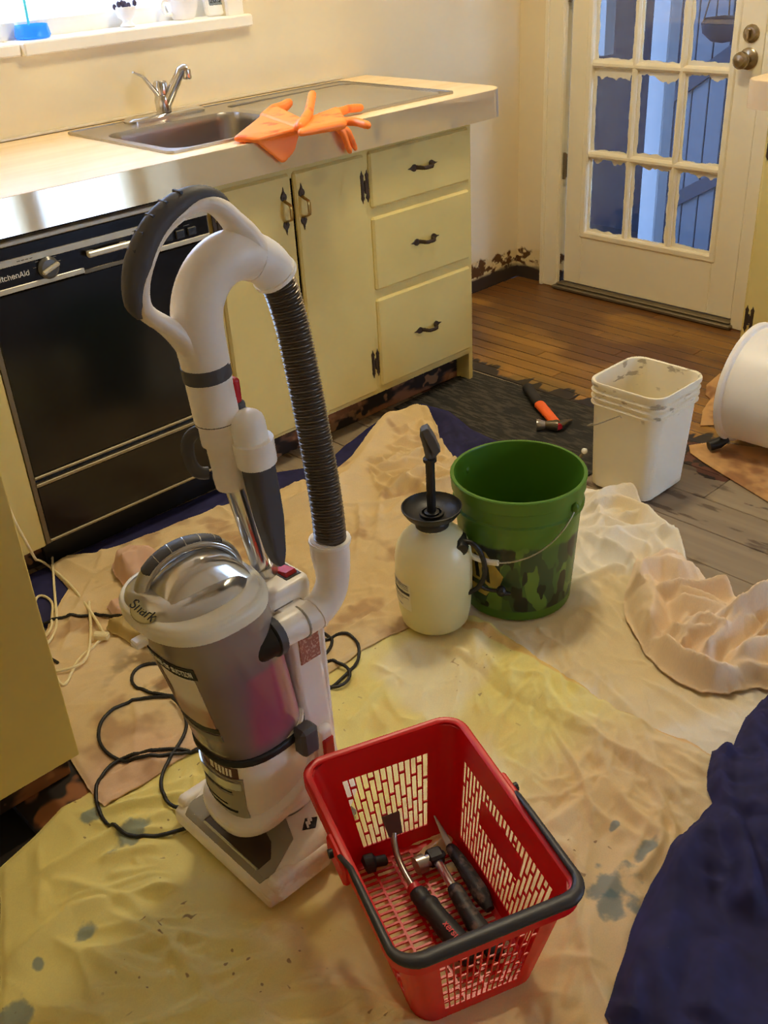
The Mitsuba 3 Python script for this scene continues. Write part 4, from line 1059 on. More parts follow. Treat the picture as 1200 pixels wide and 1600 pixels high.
def wrap(fn, t0, t1, z0, z1, off, thick, nt=24, nzz=10, slant=0.0):
    """a thin plate on a rounded body: fn(z) -> (cx, ax, ay); between angles t0, t1 and heights z0, z1"""
    T_, Z_ = np.meshgrid(np.linspace(t0, t1, nt), np.linspace(z0, z1, nzz))
    Z_ = Z_ + slant * (T_ - t0)
    L = []
    for o in (off, off - thick):
        cx, ax, ay = fn(Z_)
        x, y = sup_pt(cx, VY, ax, ay, T_, o)
        L.append(np.stack([x, y, Z_ + ZB], -1))
    ring = lambda A: np.vstack([A[0, :], A[1:, -1], A[-1, -2::-1], A[-2:0:-1, 0]])
    I = np.arange(nt * nzz).reshape(nzz, nt)
    q = np.stack([I[:-1, :-1].ravel(), I[:-1, 1:].ravel(), I[1:, 1:].ravel(), I[1:, :-1].ravel()], 1)
    V = np.vstack([L[0].reshape(-1, 3), L[1].reshape(-1, 3)])
    b = ring(I[..., None])[:, 0]
    m = nt * nzz
    side = np.stack([b, m + b, m + np.roll(b, -1), np.roll(b, -1)], 1)
    t = tm(V, np.vstack([q, q[:, ::-1] + m, side]))
    return t


def wrap_flat(mesh2d, fn, t0, dt_dx, z0, off):
    """bend a flat mesh (x along, y up, z out) on to the body"""
    t = mesh2d.subdivide_to_size(0.012)
    V = np.asarray(t.vertices)
    zz = z0 + V[:, 1]
    cx, ax, ay = fn(zz)
    x, y = sup_pt(cx, VY, ax, ay, t0 + dt_dx * V[:, 0], off + V[:, 2])
    return tm(np.c_[x, y, zz + ZB], t.faces)


PI = math.pi
# grille panel, seen from the front
mat('m_vent', (148, 140, 118), 0.45)
vp = put(bd, 'vent_panel', wrap(body_at, PI - 0.95, PI + 0.72, 0.124, 0.214, 0.0035, 0.006), 'm_vent', 40)
for z, a0, a1 in [(0.183, 0.80, 0.42), (0.178, 0.80, 0.44), (0.152, 0.80, 0.26), (0.140, 0.80, 0.48), (0.136, 0.8, 0.46)]:
    put(vp, 'slot', wrap(body_at, PI - a0, PI + a1, z, z + 0.0022, 0.0042, 0.002, 20, 2), 'm_ink_grey' if z in (0.178, 0.128) else 'm_dark_cavity', 40)
put(vp, 'upper_lip', wrap(body_at, PI - 0.92, PI + 0.68, 0.194, 0.210, 0.0065, 0.004, 24, 3), 'm_vac_silver', 40)
mat('m_brown_label', (86, 44, 34), 0.4)
lb = put(bd, 'brand_label', wrap(body_at, PI - 0.35, PI + 0.62, 0.214, 0.236, 0.0012, 0.001, 16, 3), 'm_brown_label', 40)
for k in range(6):
    put(lb, 'lettering', wrap(body_at, PI - 0.04 + 0.09 * k, PI - 0.04 + 0.09 * k + 0.055, 0.217, 0.233, 0.0016, 0.0005, 3, 2), 'm_label_white', 40)

# dust cup
CUP = [(0.248, 0.660, 0.075, 0.073), (0.256, 0.658, 0.081, 0.078), (0.275, 0.655, 0.083, 0.081), (0.36, 0.641, 0.085, 0.087), (0.45, 0.624, 0.088, 0.094), (0.530, 0.608, 0.091, 0.100)]


def cup_fn(p, n, uv):
    smoke = mix(C(132, 114, 112), C(104, 84, 92), fbm(p.x * 9, p.y * 9, p.z * 5, 3))
    smoke = mix(smoke, C(140, 128, 118), smoothstep(0.42, 0.50, p.z))
    k = smoothstep(1.052, 1.030, p.y) * smoothstep(0.60, 0.63, p.x) * smoothstep(0.270, 0.30, p.z) * smoothstep(0.440, 0.425, p.z)
    fluff = mix(C(150, 66, 98), C(166, 86, 96), fbm(p.x * 20, p.y * 20, p.z * 12, 3))
    c = mix(smoke, fluff, 0.85 * k)
    low = smoothstep(0.31, 0.27, p.z) * smoothstep(0.62, 0.58, p.x)
    return mix(c, C(48, 38, 36), 0.7 * low)


mat('m_cup', proc(cup_fn), 0.14, specular=0.6)


def cup_at(z):
    zz = [b[0] for b in CUP]
    return [np.interp(z, zz, [b[k] for b in CUP]) for k in (1, 2, 3)]


cup = put(vac, 'dust_cup', loft([sup(*(lambda q: (q[0], VY, q[1], q[2]))(cup_at(z)), z + ZB) for z in (0.248, 0.256, 0.275, 0.32, 0.36, 0.40, 0.45, 0.49, 0.53)]), 'm_cup', 50)
put(cup, 'base_rim', loft([sup(0.660, VY, a_, b_, z + ZB) for z, a_, b_ in ((0.244, 0.078, 0.076), (0.248, 0.0865, 0.0835), (0.258, 0.0865, 0.0845), (0.262, 0.082, 0.080))]), 'm_black', 50)
# stickers: dark header, picture panel, footer
put(cup, 'label_header', wrap(cup_at, PI - 0.42, PI + 0.66, 0.450, 0.474, 0.0014, 0.001, 20, 3), 'm_ink', 40)
hb = meshkit.text_mesh('NO LOSS OF SUCTION', 0.0105, 0.0006, True)
hb.apply_translation((-hb.bounds[:, 0].mean(), 0, 0))
wd = hb.bounds[1][0] - hb.bounds[0][0]
put(cup, 'label_lettering', wrap_flat(hb, cup_at, PI + 0.12, 0.95 / wd, 0.4565, 0.0016), 'm_label_white', False)


def pic_fn(p, n, uv):
    t = fbm(p.x * 30, p.y * 30, p.z * 30, 3)
    c = mix(C(224, 216, 206), C(176, 148, 128), smoothstep(0.41, 0.37, p.z))
    c = mix(c, C(176, 104, 80), 0.6 * smoothstep(0.5, 0.66, t) * smoothstep(0.40, 0.37, p.z))
    d = smoothstep(0.016, 0.010, dr.abs(p.y - VY - 0.028 - 0.02 * (noise(p.z * 22, 1.0, 1.0) - 0.5)))
    return mix(c, C(64, 34, 30), d)


mat('m_picture', proc(pic_fn), 0.35)
put(cup, 'label_picture', wrap(cup_at, PI - 0.30, PI + 0.58, 0.338, 0.449, 0.0012, 0.001, 20, 8), 'm_picture', 40)
put(cup, 'label_footer', wrap(cup_at, PI - 0.40, PI + 0.62, 0.326, 0.337, 0.0013, 0.001, 20, 2), 'm_ink', 40)
put(cup, 'label_footer', wrap(cup_at, PI - 0.50, PI + 0.64, 0.308, 0.322, 0.0013, 0.001, 20, 2), 'm_ink_grey', 40)
put(cup, 'latch', mj(cbox(0.690, 0.724, VY - 0.104, VY - 0.074, 0.222 + ZB, 0.276 + ZB, 0.006)), 'm_rubber', False)

# lid: cream rim, silver swoosh, arched carrying handle
LC = 0.6035
lid = put(vac, 'lid', loft([sup(LC, VY, a_, b_, z + ZB) for z, a_, b_ in ((0.526, 0.089, 0.098), (0.530, 0.0965, 0.105), (0.544, 0.0975, 0.106), (0.552, 0.094, 0.102), (0.555, 0.086, 0.094))]), 'm_vac_cream', 50)
put(lid, 'swoosh', loft([sup(LC - 0.004, VY + 0.010, a_, b_, z + ZB) for z, a_, b_ in ((0.550, 0.086, 0.082), (0.558, 0.084, 0.078), (0.566, 0.078, 0.066), (0.572, 0.066, 0.050), (0.575, 0.040, 0.028))]), 'm_vac_silver', 60)
HP = spl([(LC - 0.066, VY + 0.030, 0.560), (LC - 0.052, VY + 0.028, 0.590), (LC - 0.020, VY + 0.022, 0.612), (LC + 0.022, VY + 0.014, 0.616), (LC + 0.056, VY + 0.008, 0.602), (LC + 0.078, VY + 0.004, 0.572), (LC + 0.080, VY + 0.004, 0.556)], 40) + (0, 0, ZB)
HT = np.gradient(HP, axis=0)
HN = np.stack([-HT[:, 2], 0 * HT[:, 0], HT[:, 0]], 1)
HN /= np.linalg.norm(HN, axis=1, keepdims=True)
hn = put(lid, 'carry_handle', sweep(HP, 0.0085, 16, True, 1.75, up=(0, 1, 0)), 'm_vac_silver', 60)
dome = []
for q in np.linspace(0, 1, 9):
    i = int(4 + q * 30)
    dome.append((HP[i][0], HP[i][2]))
# the moulded web under the handle
wb = sg.Polygon(np.vstack([[(x, z - 0.004) for x, z in dome], [(LC + 0.066, 0.560 + ZB), (LC + 0.03, 0.566 + ZB), (LC - 0.030, 0.566 + ZB), (LC - 0.058, 0.562 + ZB)]]))
pts = []
for q in np.linspace(-1, 1, 9):
    w = math.sqrt(1 - q * q)
    for x, z in dome:
        pts.append((x, VY + 0.016 - 0.018 - 0.046 * q * 0.9, 0.558 + ZB + max(0, z - 0.010 - 0.558 - ZB) * w ** 0.8))
pts = np.array(pts).reshape(9, 9, 3)
I = np.arange(81).reshape(9, 9)
mat('m_vac_silver2', (206, 200, 188), 0.15, True, metallic=0.8)
put(hn, 'web', tm(pts.reshape(-1, 3), np.stack([I[:-1, :-1].ravel(), I[:-1, 1:].ravel(), I[1:, 1:].ravel(), I[1:, :-1].ravel()], 1)), 'm_vac_silver2', True)
put(hn, 'grip', sweep((HP + HN * 0.0035)[6:31], np.r_[0.004, np.full(23, 0.0068), 0.004], 14, True, 1.8, up=(0, 1, 0)), 'm_rubber', 50)
for i in (11, 15, 19, 23, 27):
    put(hn, 'grip_band', sweep(np.array([HP[i] + HN[i] * 0.0037, HP[i] * 0.8 + HP[i + 1] * 0.2 + HN[i] * 0.0037]), 0.0070, 14, True, 1.8, up=(0, 1, 0)), 'm_vac_silver', False)
# oval badge with its script
bx, by_, bz = LC - 0.084, VY - 0.005, 0.5605
mat('m_badge', (176, 166, 120), 0.3, metallic=0.5)
ov = lathe([(0, 0.0015), (0.9, 0.0015), (1.0, 0.0), (0, 0)], n=32)
ov.apply_scale((0.026, 0.017, 1))
nrm = np.array((-0.50, -0.10, 0.86))
ey_ = np.array((0.0, 1.0, 0.0)) - nrm * (nrm @ (0, 1.0, 0.0))
ey_ /= np.linalg.norm(ey_)
MB = frame((bx, by_, bz + ZB), -ey_, np.cross(nrm, -ey_), nrm / np.linalg.norm(nrm))
ov.apply_transform(MB)
bg = put(lid, 'badge', ov, 'm_badge', False)
st = meshkit.text_mesh('Shark', 0.0145, 0.0008, False)
st.apply_translation((-st.bounds[:, 0].mean(), -0.006, 0.0014))
st.apply_transform(np.array([[1, 0.2, 0, 0], [0, 1, 0, 0], [0, 0, 1, 0], [0, 0, 0, 1.0]]))
st.apply_transform(MB)
put(bg, 'lettering', st, 'm_ink', False)
put(lid, 'tab', mj(cbox(LC - 0.114, LC - 0.094, VY - 0.024, VY - 0.006, 0.518 + ZB, 0.530 + ZB, 0.002)), 'm_white_plastic', False)

# spine, switch box, port and elbow
put(vac, 'spine', loft([np.c_[rrect(hx_, hy_, 0.012) + [cx_, VY - 0.005], np.full(24, z + ZB)] for z, cx_, hx_, hy_ in ((0.060, 0.772, 0.034, 0.050), (0.20, 0.766, 0.030, 0.046), (0.44, 0.756, 0.030, 0.044), (0.47, 0.752, 0.030, 0.044))]), 'm_vac_white', 40)
put(vac, 'spine_edge', cbox(0.7905, 0.800, VY - 0.046, VY - 0.030, 0.10 + ZB, 0.44 + ZB, 0.003), 'm_white_plastic', False)
put(vac, 'rating_label', cbox(0.742, 0.782, VY - 0.0515, VY - 0.049, 0.355 + ZB, 0.425 + ZB, 0.0005), 'm_rust_label', False)
pd = put(vac, 'pedal', rbox(0.752, 0.782, VY - 0.066, VY - 0.045, 0.135 + ZB, 0.215 + ZB, 0.010), 'm_white_plastic', 50)
put(pd, 'red_insert', rbox(0.756, 0.778, VY - 0.0695, VY - 0.060, 0.130 + ZB, 0.195 + ZB, 0.004), 'm_red', 50)
sx0, sx1 = 0.690, 0.776
sb = put(vac, 'switch_box', loft([np.c_[rrect(h_, w_, 0.014, 6) + [0.734, VY - 0.012], np.full(24, z + ZB)] for z, h_, w_ in ((0.440, 0.036, 0.040), (0.450, 0.040, 0.044), (0.500, 0.043, 0.046), (0.512, 0.041, 0.045), (0.517, 0.036, 0.040))]), 'm_vac_white', 45)
put(sb, 'switch_well', cbox(0.738, 0.768, VY - 0.044, VY + 0.004, 0.515 + ZB, 0.5178 + ZB, 0.001), 'm_black', False)
put(sb, 'power_switch', hull([(0.742, VY - 0.038, 0.517), (0.764, VY - 0.038, 0.517), (0.742, VY - 0.004, 0.517), (0.764, VY - 0.004, 0.517), (0.744, VY - 0.036, 0.525), (0.762, VY - 0.036, 0.525), (0.744, VY - 0.008, 0.519), (0.762, VY - 0.008, 0.519)] + np.array((0, 0, ZB))), 'm_red', False)
for k in range(4):
    put(sb, 'lettering', cbox(0.700 + 0.016 * (k % 2), 0.735 + 0.016 * (k % 2), VY - 0.0588, VY - 0.0575, 0.4935 - 0.004 * k, 0.495 - 0.004 * k, 0), 'm_ink_grey', False)
py = VY - 0.078
pz = 0.470
put(vac, 'port', sweep([(0.628, py + 0.02, pz - 0.012), (0.655, py + 0.004, pz - 0.004), (0.676, py, pz)], [0.026, 0.027, 0.028], 24), 'm_black', 45)
put(vac, 'port_collar', sweep([(0.672, py, pz), (0.684, py, pz)], 0.031, 24), 'm_rubber', 40)
el = put(vac, 'hose_elbow', sweep(spl([(0.682, py, pz), (0.74, py, pz - 0.002), (0.772, py, pz + 0.004), (0.796, py + 0.001, pz + 0.026), (0.803, py + 0.002, pz + 0.062), (0.803, py + 0.002, pz + 0.110)], 34), np.r_[np.full(22, 0.0255), np.linspace(0.0255, 0.030, 8), np.full(4, 0.030)], 26), 'm_vac_white', 50)
put(el, 'joint_ring', sweep([(0.757, py, pz - 0.001), (0.762, py, pz)], 0.0275, 26), 'm_vac_white', 40)
put(el, 'joint_ring', sweep([(0.728, py, pz - 0.002), (0.731, py, pz - 0.002)], 0.0270, 26), 'm_vac_grey', 40)
put(el, 'cuff_lip', lathe([(0.0255, 0.0), (0.0318, 0.0), (0.0325, 0.003), (0.0318, 0.006), (0.0255, 0.006)], (0.803, py + 0.002, pz + 0.106), 30, True), 'm_white_plastic')
put(vac, 'support_rib', cbox(0.700, 0.752, VY - 0.082, VY - 0.05, 0.448 + ZB, 0.488 + ZB, 0.006), 'm_vac_white', False)

# wand: chrome pole, grey crevice tool in its clip, white upper tube
put(vac, 'pole', sweep([(0.730, VY, 0.515), (0.6975, VY, 0.70)], 0.0150, 20), 'm_chrome', 40)
put(vac, 'pole_socket', sweep([(0.737, VY, 0.498), (0.728, VY, 0.540)], [0.024, 0.019], 20), 'm_vac_silver', 40)
put(vac, 'wand_clip', sweep(spl([(0.6985, VY, 0.694), (0.693, VY, 0.730), (0.690, VY, 0.772)], 10), [0.0255] * 3 + [0.0235] * 7, 24), 'm_vac_white', 40)
put(vac, 'wand_lower', sweep([(0.6905, VY, 0.764), (0.6885, VY, 0.802)], 0.0292, 26), 'm_vac_white', 40)
ut = put(vac, 'wand_tube', sweep([(0.6888, VY, 0.797), (0.6825, VY, 0.870)], [0.0325, 0.0318], 30), 'm_vac_white', 40)
put(ut, 'seam', sweep([(0.6886, VY, 0.7985), (0.6885, VY, 0.800)], 0.0328, 30), 'm_ink_grey', 40)
put(vac, 'dark_ring', sweep([(0.6830, VY, 0.862), (0.6815, VY, 0.882)], 0.0332, 30), 'm_rubber', 40)
rb = put(vac, 'release_button', rbox(0.704, 0.719, VY - 0.024, VY - 0.004, 0.818, 0.856, 0.006), 'm_red', 50)
put(rb, 'button_base', rbox(0.706, 0.723, VY - 0.025, VY - 0.004, 0.782, 0.822, 0.006), 'm_rubber', 50)
hk = spl([(0.674, VY + 0.022, 0.712), (0.660, VY + 0.028, 0.718), (0.653, VY + 0.032, 0.742), (0.657, VY + 0.028, 0.772), (0.668, VY + 0.018, 0.782)], 18)
put(vac, 'cord_hook', sweep(hk, 0.0065, 10, True, 1.5), 'm_rubber', 50)
ty = VY - 0.040
ct = put(vac, 'crevice_tool', loft([np.c_[rrect(hx_, hy_, r_, 6) + [cx_, ty + dy_], np.full(24, z)] for z, cx_, hx_, hy_, r_, dy_ in
         ((0.558, 0.7300, 0.006, 0.011, 0.004, 0.0), (0.580, 0.7280, 0.012, 0.014, 0.006, 0.0), (0.640, 0.7240, 0.0190, 0.018, 0.010, 0.0), (0.700, 0.7195, 0.0215, 0.020, 0.014, 0.0), (0.742, 0.7160, 0.0225, 0.022, 0.018, 0.0))]), 'm_rubber', 40)
put(ct, 'collar', sweep([(0.7165, ty, 0.733), (0.7135, ty, 0.770)], [0.0285, 0.0295], 26), 'm_white_plastic', 40)
put(ct, 'cap', sweep(spl([(0.7138, ty + 0.004, 0.768), (0.7115, ty + 0.004, 0.792), (0.710, ty + 0.004, 0.806), (0.7095, ty + 0.004, 0.811)], 10), [0.0250] * 6 + [0.0245, 0.0235, 0.020, 0.013], 24), 'm_white_plastic', 50)
put(ct, 'bracket', cbox(0.700, 0.722, VY - 0.030, VY - 0.010, 0.740, 0.785, 0.004), 'm_white_plastic', False)

# curved neck and grip loop
NK = spl([(0.6828, VY, 0.876), (0.6795, VY, 0.920), (0.684, VY, 0.962), (0.703, VY, 0.992), (0.733, VY, 1.009), (0.762, VY, 1.008), (0.787, VY, 0.996)], 44)
nk = put(vac, 'neck', sweep(NK, np.r_[np.linspace(0.0325, 0.034, 10), np.full(24, 0.034), np.linspace(0.034, 0.0315, 10)], 30), 'm_vac_white', 50)
put(nk, 'cuff', sweep(spl([(0.778, VY, 1.001), (0.798, VY, 0.988), (0.813, VY, 0.968)], 12), np.linspace(0.0325, 0.0305, 12), 30), 'm_white_plastic', 50)
put(nk, 'cuff_rim', sweep([(0.811, VY, 0.971), (0.814, VY, 0.966)], 0.0325, 30), 'm_white_plastic', 40)
LP = spl([(0.676, VY, 0.888), (0.652, VY, 0.926), (0.626, VY, 0.955), (0.606, VY, 0.978), (0.606, VY, 1.004), (0.620, VY, 1.034), (0.648, VY, 1.066), (0.680, VY, 1.082), (0.714, VY, 1.086), (0.738, VY, 1.073), (0.756, VY, 1.052), (0.774, VY, 1.024), (0.776, VY, 1.006)], 80)
lr = np.interp(np.linspace(0, 1, 80), [0, 0.10, 0.22, 0.5, 0.72, 0.86, 1], [0.021, 0.0155, 0.0115, 0.0105, 0.0115, 0.0145, 0.022])
lp_ = put(nk, 'grip_loop', sweep(LP, lr, 18, True, 1.45, up=(0, 1, 0)), 'm_vac_white', 60)
i0, i1 = 22, 66
tg = np.gradient(LP, axis=0)
tg /= np.linalg.norm(tg, axis=1, keepdims=True)
nr = np.stack([-tg[:, 2], np.zeros(80), tg[:, 0]], 1)
GR = LP + nr * 0.0085
gr = np.interp(np.arange(i0, i1), [i0, i0 + 3, i0 + 12, 50, i1 - 4, i1], [0.006, 0.0125, 0.0165, 0.0150, 0.0095, 0.004])
gm = put(lp_, 'rubber_grip', sweep(GR[i0:i1], gr, 18, True, 1.15, up=(0, 1, 0)), 'm_rubber', 60)
for i in (36, 40, 44, 48, 52):
    q = GR[i] + nr[i] * 0.0134
    put(lp_, 'grip_ridge', sweep([q + (0, -0.009, 0), q + (0, 0.009, 0)], 0.0022, 8), 'm_handle_black', 40)

# corrugated hose
HPATH = spl([(0.813, VY, 0.967), (0.822, VY - 0.004, 0.930), (0.824, VY - 0.020, 0.850), (0.818, VY - 0.045, 0.74), (0.811, VY - 0.065, 0.65), (0.804, py + 0.002, 0.575), (0.803, py + 0.002, 0.56)], 420)
hr = 0.0230 + 0.0021 * np.cos(np.arange(420) / 4.5 * 2 * np.pi)
put(vac, 'hose', sweep(HPATH, hr, 22), 'm_hose', 40)

# power cord: coils on both sides of the vacuum
def cord(points, z=0.012, n=160, r=0.0036):
    P = np.array([(*q, z) if len(q) == 2 else q for q in points], float)
    S = spl(P, n)
    S[:, 2] = np.maximum(S[:, 2], under(S[:, 0], S[:, 1]) + r * 0.9)
    return S


c1 = [(0.640, 1.80)] + [(0.680,1.967),(0.698,1.955),(0.742,1.931),(0.800,1.885),(0.834,1.814)] + [(0.87, 1.76), (0.85, 1.66)] + [(0.792,1.630),(0.761,1.651),(0.723,1.632),(0.714,1.587),(0.739,1.536),(0.755,1.513),(0.716,1.549),(0.675,1.568),(0.627,1.569),(0.582,1.527),(0.569,1.476),(0.581,1.425),(0.618,1.385),(0.666,1.358),(0.696,1.347)]
put(vac, 'power_cord', sweep(cord(c1), 0.0036, 8), 'm_black', 60)
c2 = [(0.707,1.320),(0.670,1.364),(0.625,1.406),(0.569,1.438),(0.511,1.408),(0.480,1.349),(0.475,1.290),(0.507,1.235),(0.567,1.201),(0.610,1.185)]
put(vac, 'power_cord', sweep(cord(c2, n=110), 0.0036, 8), 'm_black', 60)
c3 = [(0.744,1.513),(0.739,1.467),(0.701,1.398),(0.649,1.365),(0.604,1.332),(0.580,1.288),(0.579,1.251),(0.606,1.228),(0.645,1.214)]
put(vac, 'power_cord', sweep(cord(c3, 0.019, n=90), 0.0036, 8), 'm_black', 60)
c4 = [(0.812, 1.10), (0.86, 1.18), (0.93, 1.31)] + [(1.018,1.450),(1.086,1.505),(1.101,1.463),(1.096,1.410),(1.059,1.384),(1.001,1.365),(0.967,1.329),(0.958,1.291),(1.013,1.297),(1.069,1.309),(1.120,1.350),(1.130,1.400),(1.091,1.423),(1.036,1.423),(0.995,1.397)]
put(vac, 'power_cord', sweep(cord(c4, n=170), 0.0036, 8), 'm_black', 60)
c5 = [(0.968,1.380),(1.006,1.384),(1.031,1.364),(1.053,1.321),(1.035,1.285),(0.996,1.282),(0.979,1.309),(0.986,1.356),(0.995,1.397)] + [(0.95, 1.36)] + [(0.942,1.333),(0.953,1.309),(0.991,1.309)]
put(vac, 'power_cord', sweep(cord(c5, 0.019, n=110), 0.0036, 8), 'm_black', 60)

# ------------------------------------------------------------------ red shopping basket with tools
BU, BV, BC = np.array([0.93, -0.366, 0]) / 0.99944, np.array([-0.366, -0.93, 0]) / 0.99944, np.array([0.734, 0.751, 0.0])
BZ, BH = 0.0065, 0.215
TA, TB_, BA, BB = 0.1305, 0.195, 0.096, 0.152       # half sizes at the rim and at the floor of the basket


def bp(a, b, z):
    """basket coordinates: a across, b along towards the camera, z up from the cloth"""
    a, b, z = (np.asarray(v, float) for v in (a, b, z))
    return BC + a[..., None] * BU + b[..., None] * BV + (z + BZ)[..., None] * np.array([0, 0, 1.0])


def bmesh(t):
    V = np.asarray(t.vertices)
    return tm(bp(V[:, 0], V[:, 1], V[:, 2]), np.asarray(t.faces)[:, ::-1])


bk_ = thing('shopping_basket', 'red plastic shopping basket with a black handle standing on the yellow drop cloth', 'basket')
CR = 0.030


def half(t):
    return TA * t + BA * (1 - t), TB_ * t + BB * (1 - t)


def slots(w0, w1, n, rows, z0, z1, gap=0.0036, solid=None, seed=0):
    """staggered upright slots between +-w and heights z0..z1 of a wall, as polygons in (s, z)"""
    out = []
    pitch = (w1 - w0) / n
    L = (z1 - z0) / rows
    for i in range(n):
        s0, s1 = w0 + i * pitch + 0.0011, w0 + (i + 1) * pitch - 0.0011
        ph = ((i * 0.37 + seed) % 1.0) * L
        cuts = [z0] + [z for z in (z0 + ph + k * L for k in range(-1, rows + 2)) if z0 + 0.012 < z < z1 - 0.012] + [z1]
        for a, b in zip(cuts[:-1], cuts[1:]):
            q = sg.box(s0, a + gap / 2, s1, b - gap / 2)
            if solid is not None:
                q = q.difference(solid)
            if q.area > 1e-5:
                out += list(getattr(q, 'geoms', [q]))
    return out


def wall(side, holes):
    """side: 'a+','a-','b+','b-'; a wall plate with its holes, bent to the basket's taper"""
    along = TB_ if side[0] == 'a' else TA
    W = along - CR
    plate = sg.box(-W, 0.006, W, BH).difference(shapely.union_all(holes)) if holes else sg.box(-W, 0.006, W, BH)
    t = prism(plate, 0.0022)
    V = np.asarray(t.vertices)
    k = V[:, 1] / BH
    ha, hb = half(k)
    sgn = 1 if side[1] == '+' else -1
    if side[0] == 'a':
        s = V[:, 0] * (hb - CR) / W
        P = bp(sgn * (ha - V[:, 2]), s, V[:, 1])
    else:
        s = V[:, 0] * (ha - CR) / W
        P = bp(s, sgn * (hb - V[:, 2]), V[:, 1])
    r = tm(P, t.faces)
    if r.volume < 0:
        r.invert()
    return r


put(bk_, 'end_wall', wall('b-', slots(-0.083, 0.083, 14, 3, 0.034, 0.172, seed=0.2)), 'm_basket', False)
put(bk_, 'end_wall', wall('b+', slots(-0.083, 0.083, 14, 3, 0.030, 0.180, seed=0.6)), 'm_basket', False)
for sd, s0 in (('a+', 0.1), ('a-', 0.4)):
    put(bk_, 'side_wall', wall(sd, slots(-0.150, 0.150, 25, 3, 0.030, 0.174, solid=sg.box(-0.075, 0.105, 0.068, 0.148), seed=s0)), 'm_basket', False)
for sa in (-1, 1):
    for sb_ in (-1, 1):
        R = []
        for k in np.linspace(0.006 / BH, 1, 5):
            ha, hb = half(k)
            ths = np.linspace(0, PI / 2, 9)
            o = [(sa * (ha - CR + CR * math.cos(t)), sb_ * (hb - CR + CR * math.sin(t))) for t in ths]
            i_ = [(sa * (ha - CR + (CR - 0.0022) * math.cos(t)), sb_ * (hb - CR + (CR - 0.0022) * math.sin(t))) for t in ths[::-1]]
            R.append(bp(*np.array(o + i_).T, np.full(18, k * BH)))
        put(bk_, 'corner', loft(R), 'm_basket', 40)
bot = sg.Polygon(rrect(BA + 0.001, BB + 0.001, CR))
sl = []
for j in range(5):
    a0 = -0.088 + j * 0.0352
    for i in range(23):
        b0 = -0.140 + i * 0.0122 + 0.006 * (j % 2)
        sl.append(sg.box(a0 + 0.002, b0, a0 + 0.0332, b0 + 0.0082))
bt = prism(bot.difference(shapely.union_all(sl)), 0.003)
bt.apply_translation((0, 0, 0.005))
put(bk_, 'bottom', bmesh(bt), 'm_basket', False)
rr = rrect(TA + 0.001, TB_ + 0.001, CR + 0.001, 9)
rim = []
for k in range(len(rr)):
    pass
nrm2 = np.roll(rr, -1, 0) - np.roll(rr, 1, 0)
nrm2 = np.c_[nrm2[:, 1], -nrm2[:, 0]]
nrm2 /= np.linalg.norm(nrm2, axis=1, keepdims=True)
prof = [(-0.003, BH - 0.012), (-0.003, BH + 0.0035), (0.001, BH + 0.006), (0.007, BH + 0.006), (0.0105, BH + 0.003), (0.0105, BH - 0.014), (0.0085, BH - 0.014), (0.0080, BH - 0.001), (0.0, BH - 0.001), (0.0, BH - 0.012)]
RM = [bp(rr[:, 0] + o * nrm2[:, 0], rr[:, 1] + o * nrm2[:, 1], np.full(len(rr), z)) for o, z in prof]
put(bk_, 'rim', loft(RM, False, True), 'm_basket', 40)
for sa in (-1, 1):
    lug = cbox(-0.006, 0.006, -0.040, 0.034, -0.034, 0.004, 0.004)
    lug.apply_translation((sa * (TA + 0.012), -0.012, BH))
    put(bk_, 'hinge_lug', bmesh(lug), 'm_basket', False)
# the U handle folded forward on the rim
a_, b_, r_ = TA + 0.0085, TB_ + 0.0085, 0.036
HPth = [(-a_ - 0.004, -0.022, BH - 0.004), (-a_ - 0.003, 0.006, BH + 0.006)] + [(-a_, t, BH + 0.013) for t in np.linspace(0.03, b_ - r_, 8)] + \
       [(-a_ + r_ - r_ * math.cos(t), b_ - r_ + r_ * math.sin(t), BH + 0.013) for t in np.linspace(0.1, PI / 2 - 0.1, 8)] + [(s, b_, BH + 0.013) for s in np.linspace(-a_ + r_, a_ - r_, 10)] + \
       [(a_ - r_ + r_ * math.sin(t), b_ - r_ + r_ * math.cos(t), BH + 0.013) for t in np.linspace(0.1, PI / 2 - 0.1, 8)] + [(a_, t, BH + 0.013) for t in np.linspace(b_ - r_, 0.03, 8)] + [(a_ + 0.003, 0.006, BH + 0.006), (a_ + 0.004, -0.022, BH - 0.004)]
HPth = np.array(HPth)
wid = np.interp(np.arange(len(HPth)), [0, 3, 10, 16, len(HPth) - 17, len(HPth) - 11, len(HPth) - 4, len(HPth) - 1], [0.004, 0.005, 0.0065, 0.0115, 0.0115, 0.0065, 0.005, 0.004])
put(bk_, 'handle', bmesh(sweep(HPth, wid, 14, True, 0.62, up=(0, 0, 1))), 'm_handle_black', 50)
for sa in (-1, 1):
    V = lathe([(0, -0.004), (0.007, -0.004), (0.007, 0.004), (0, 0.004)], n=16)
    V.apply_transform(frame((0, 0, 0), (0, 1, 0), (0, 0, 1), (1, 0, 0)))
    V.apply_translation((sa * (TA + 0.020), -0.022, BH - 0.006))
    put(bk_, 'pivot', bmesh(V), 'm_black', 40)


def bw_(pts):
    return bp(*np.array(pts, float).T)


F0 = 0.0085        # inside floor of the basket
mat('m_tool_steel', (176, 168, 158), 0.3, metallic=1.0)
mat('m_tool_black', (30, 28, 28), 0.5)
mat('m_tool_worn', proc(lambda p, n, uv: mix(C(30, 27, 26), C(104, 84, 72), smoothstep(0.45, 0.7, fbm(p.x * 60, p.y * 60, p.z * 60, 4)))), 0.5)
mat('m_red_ink', (206, 30, 44), 0.5)
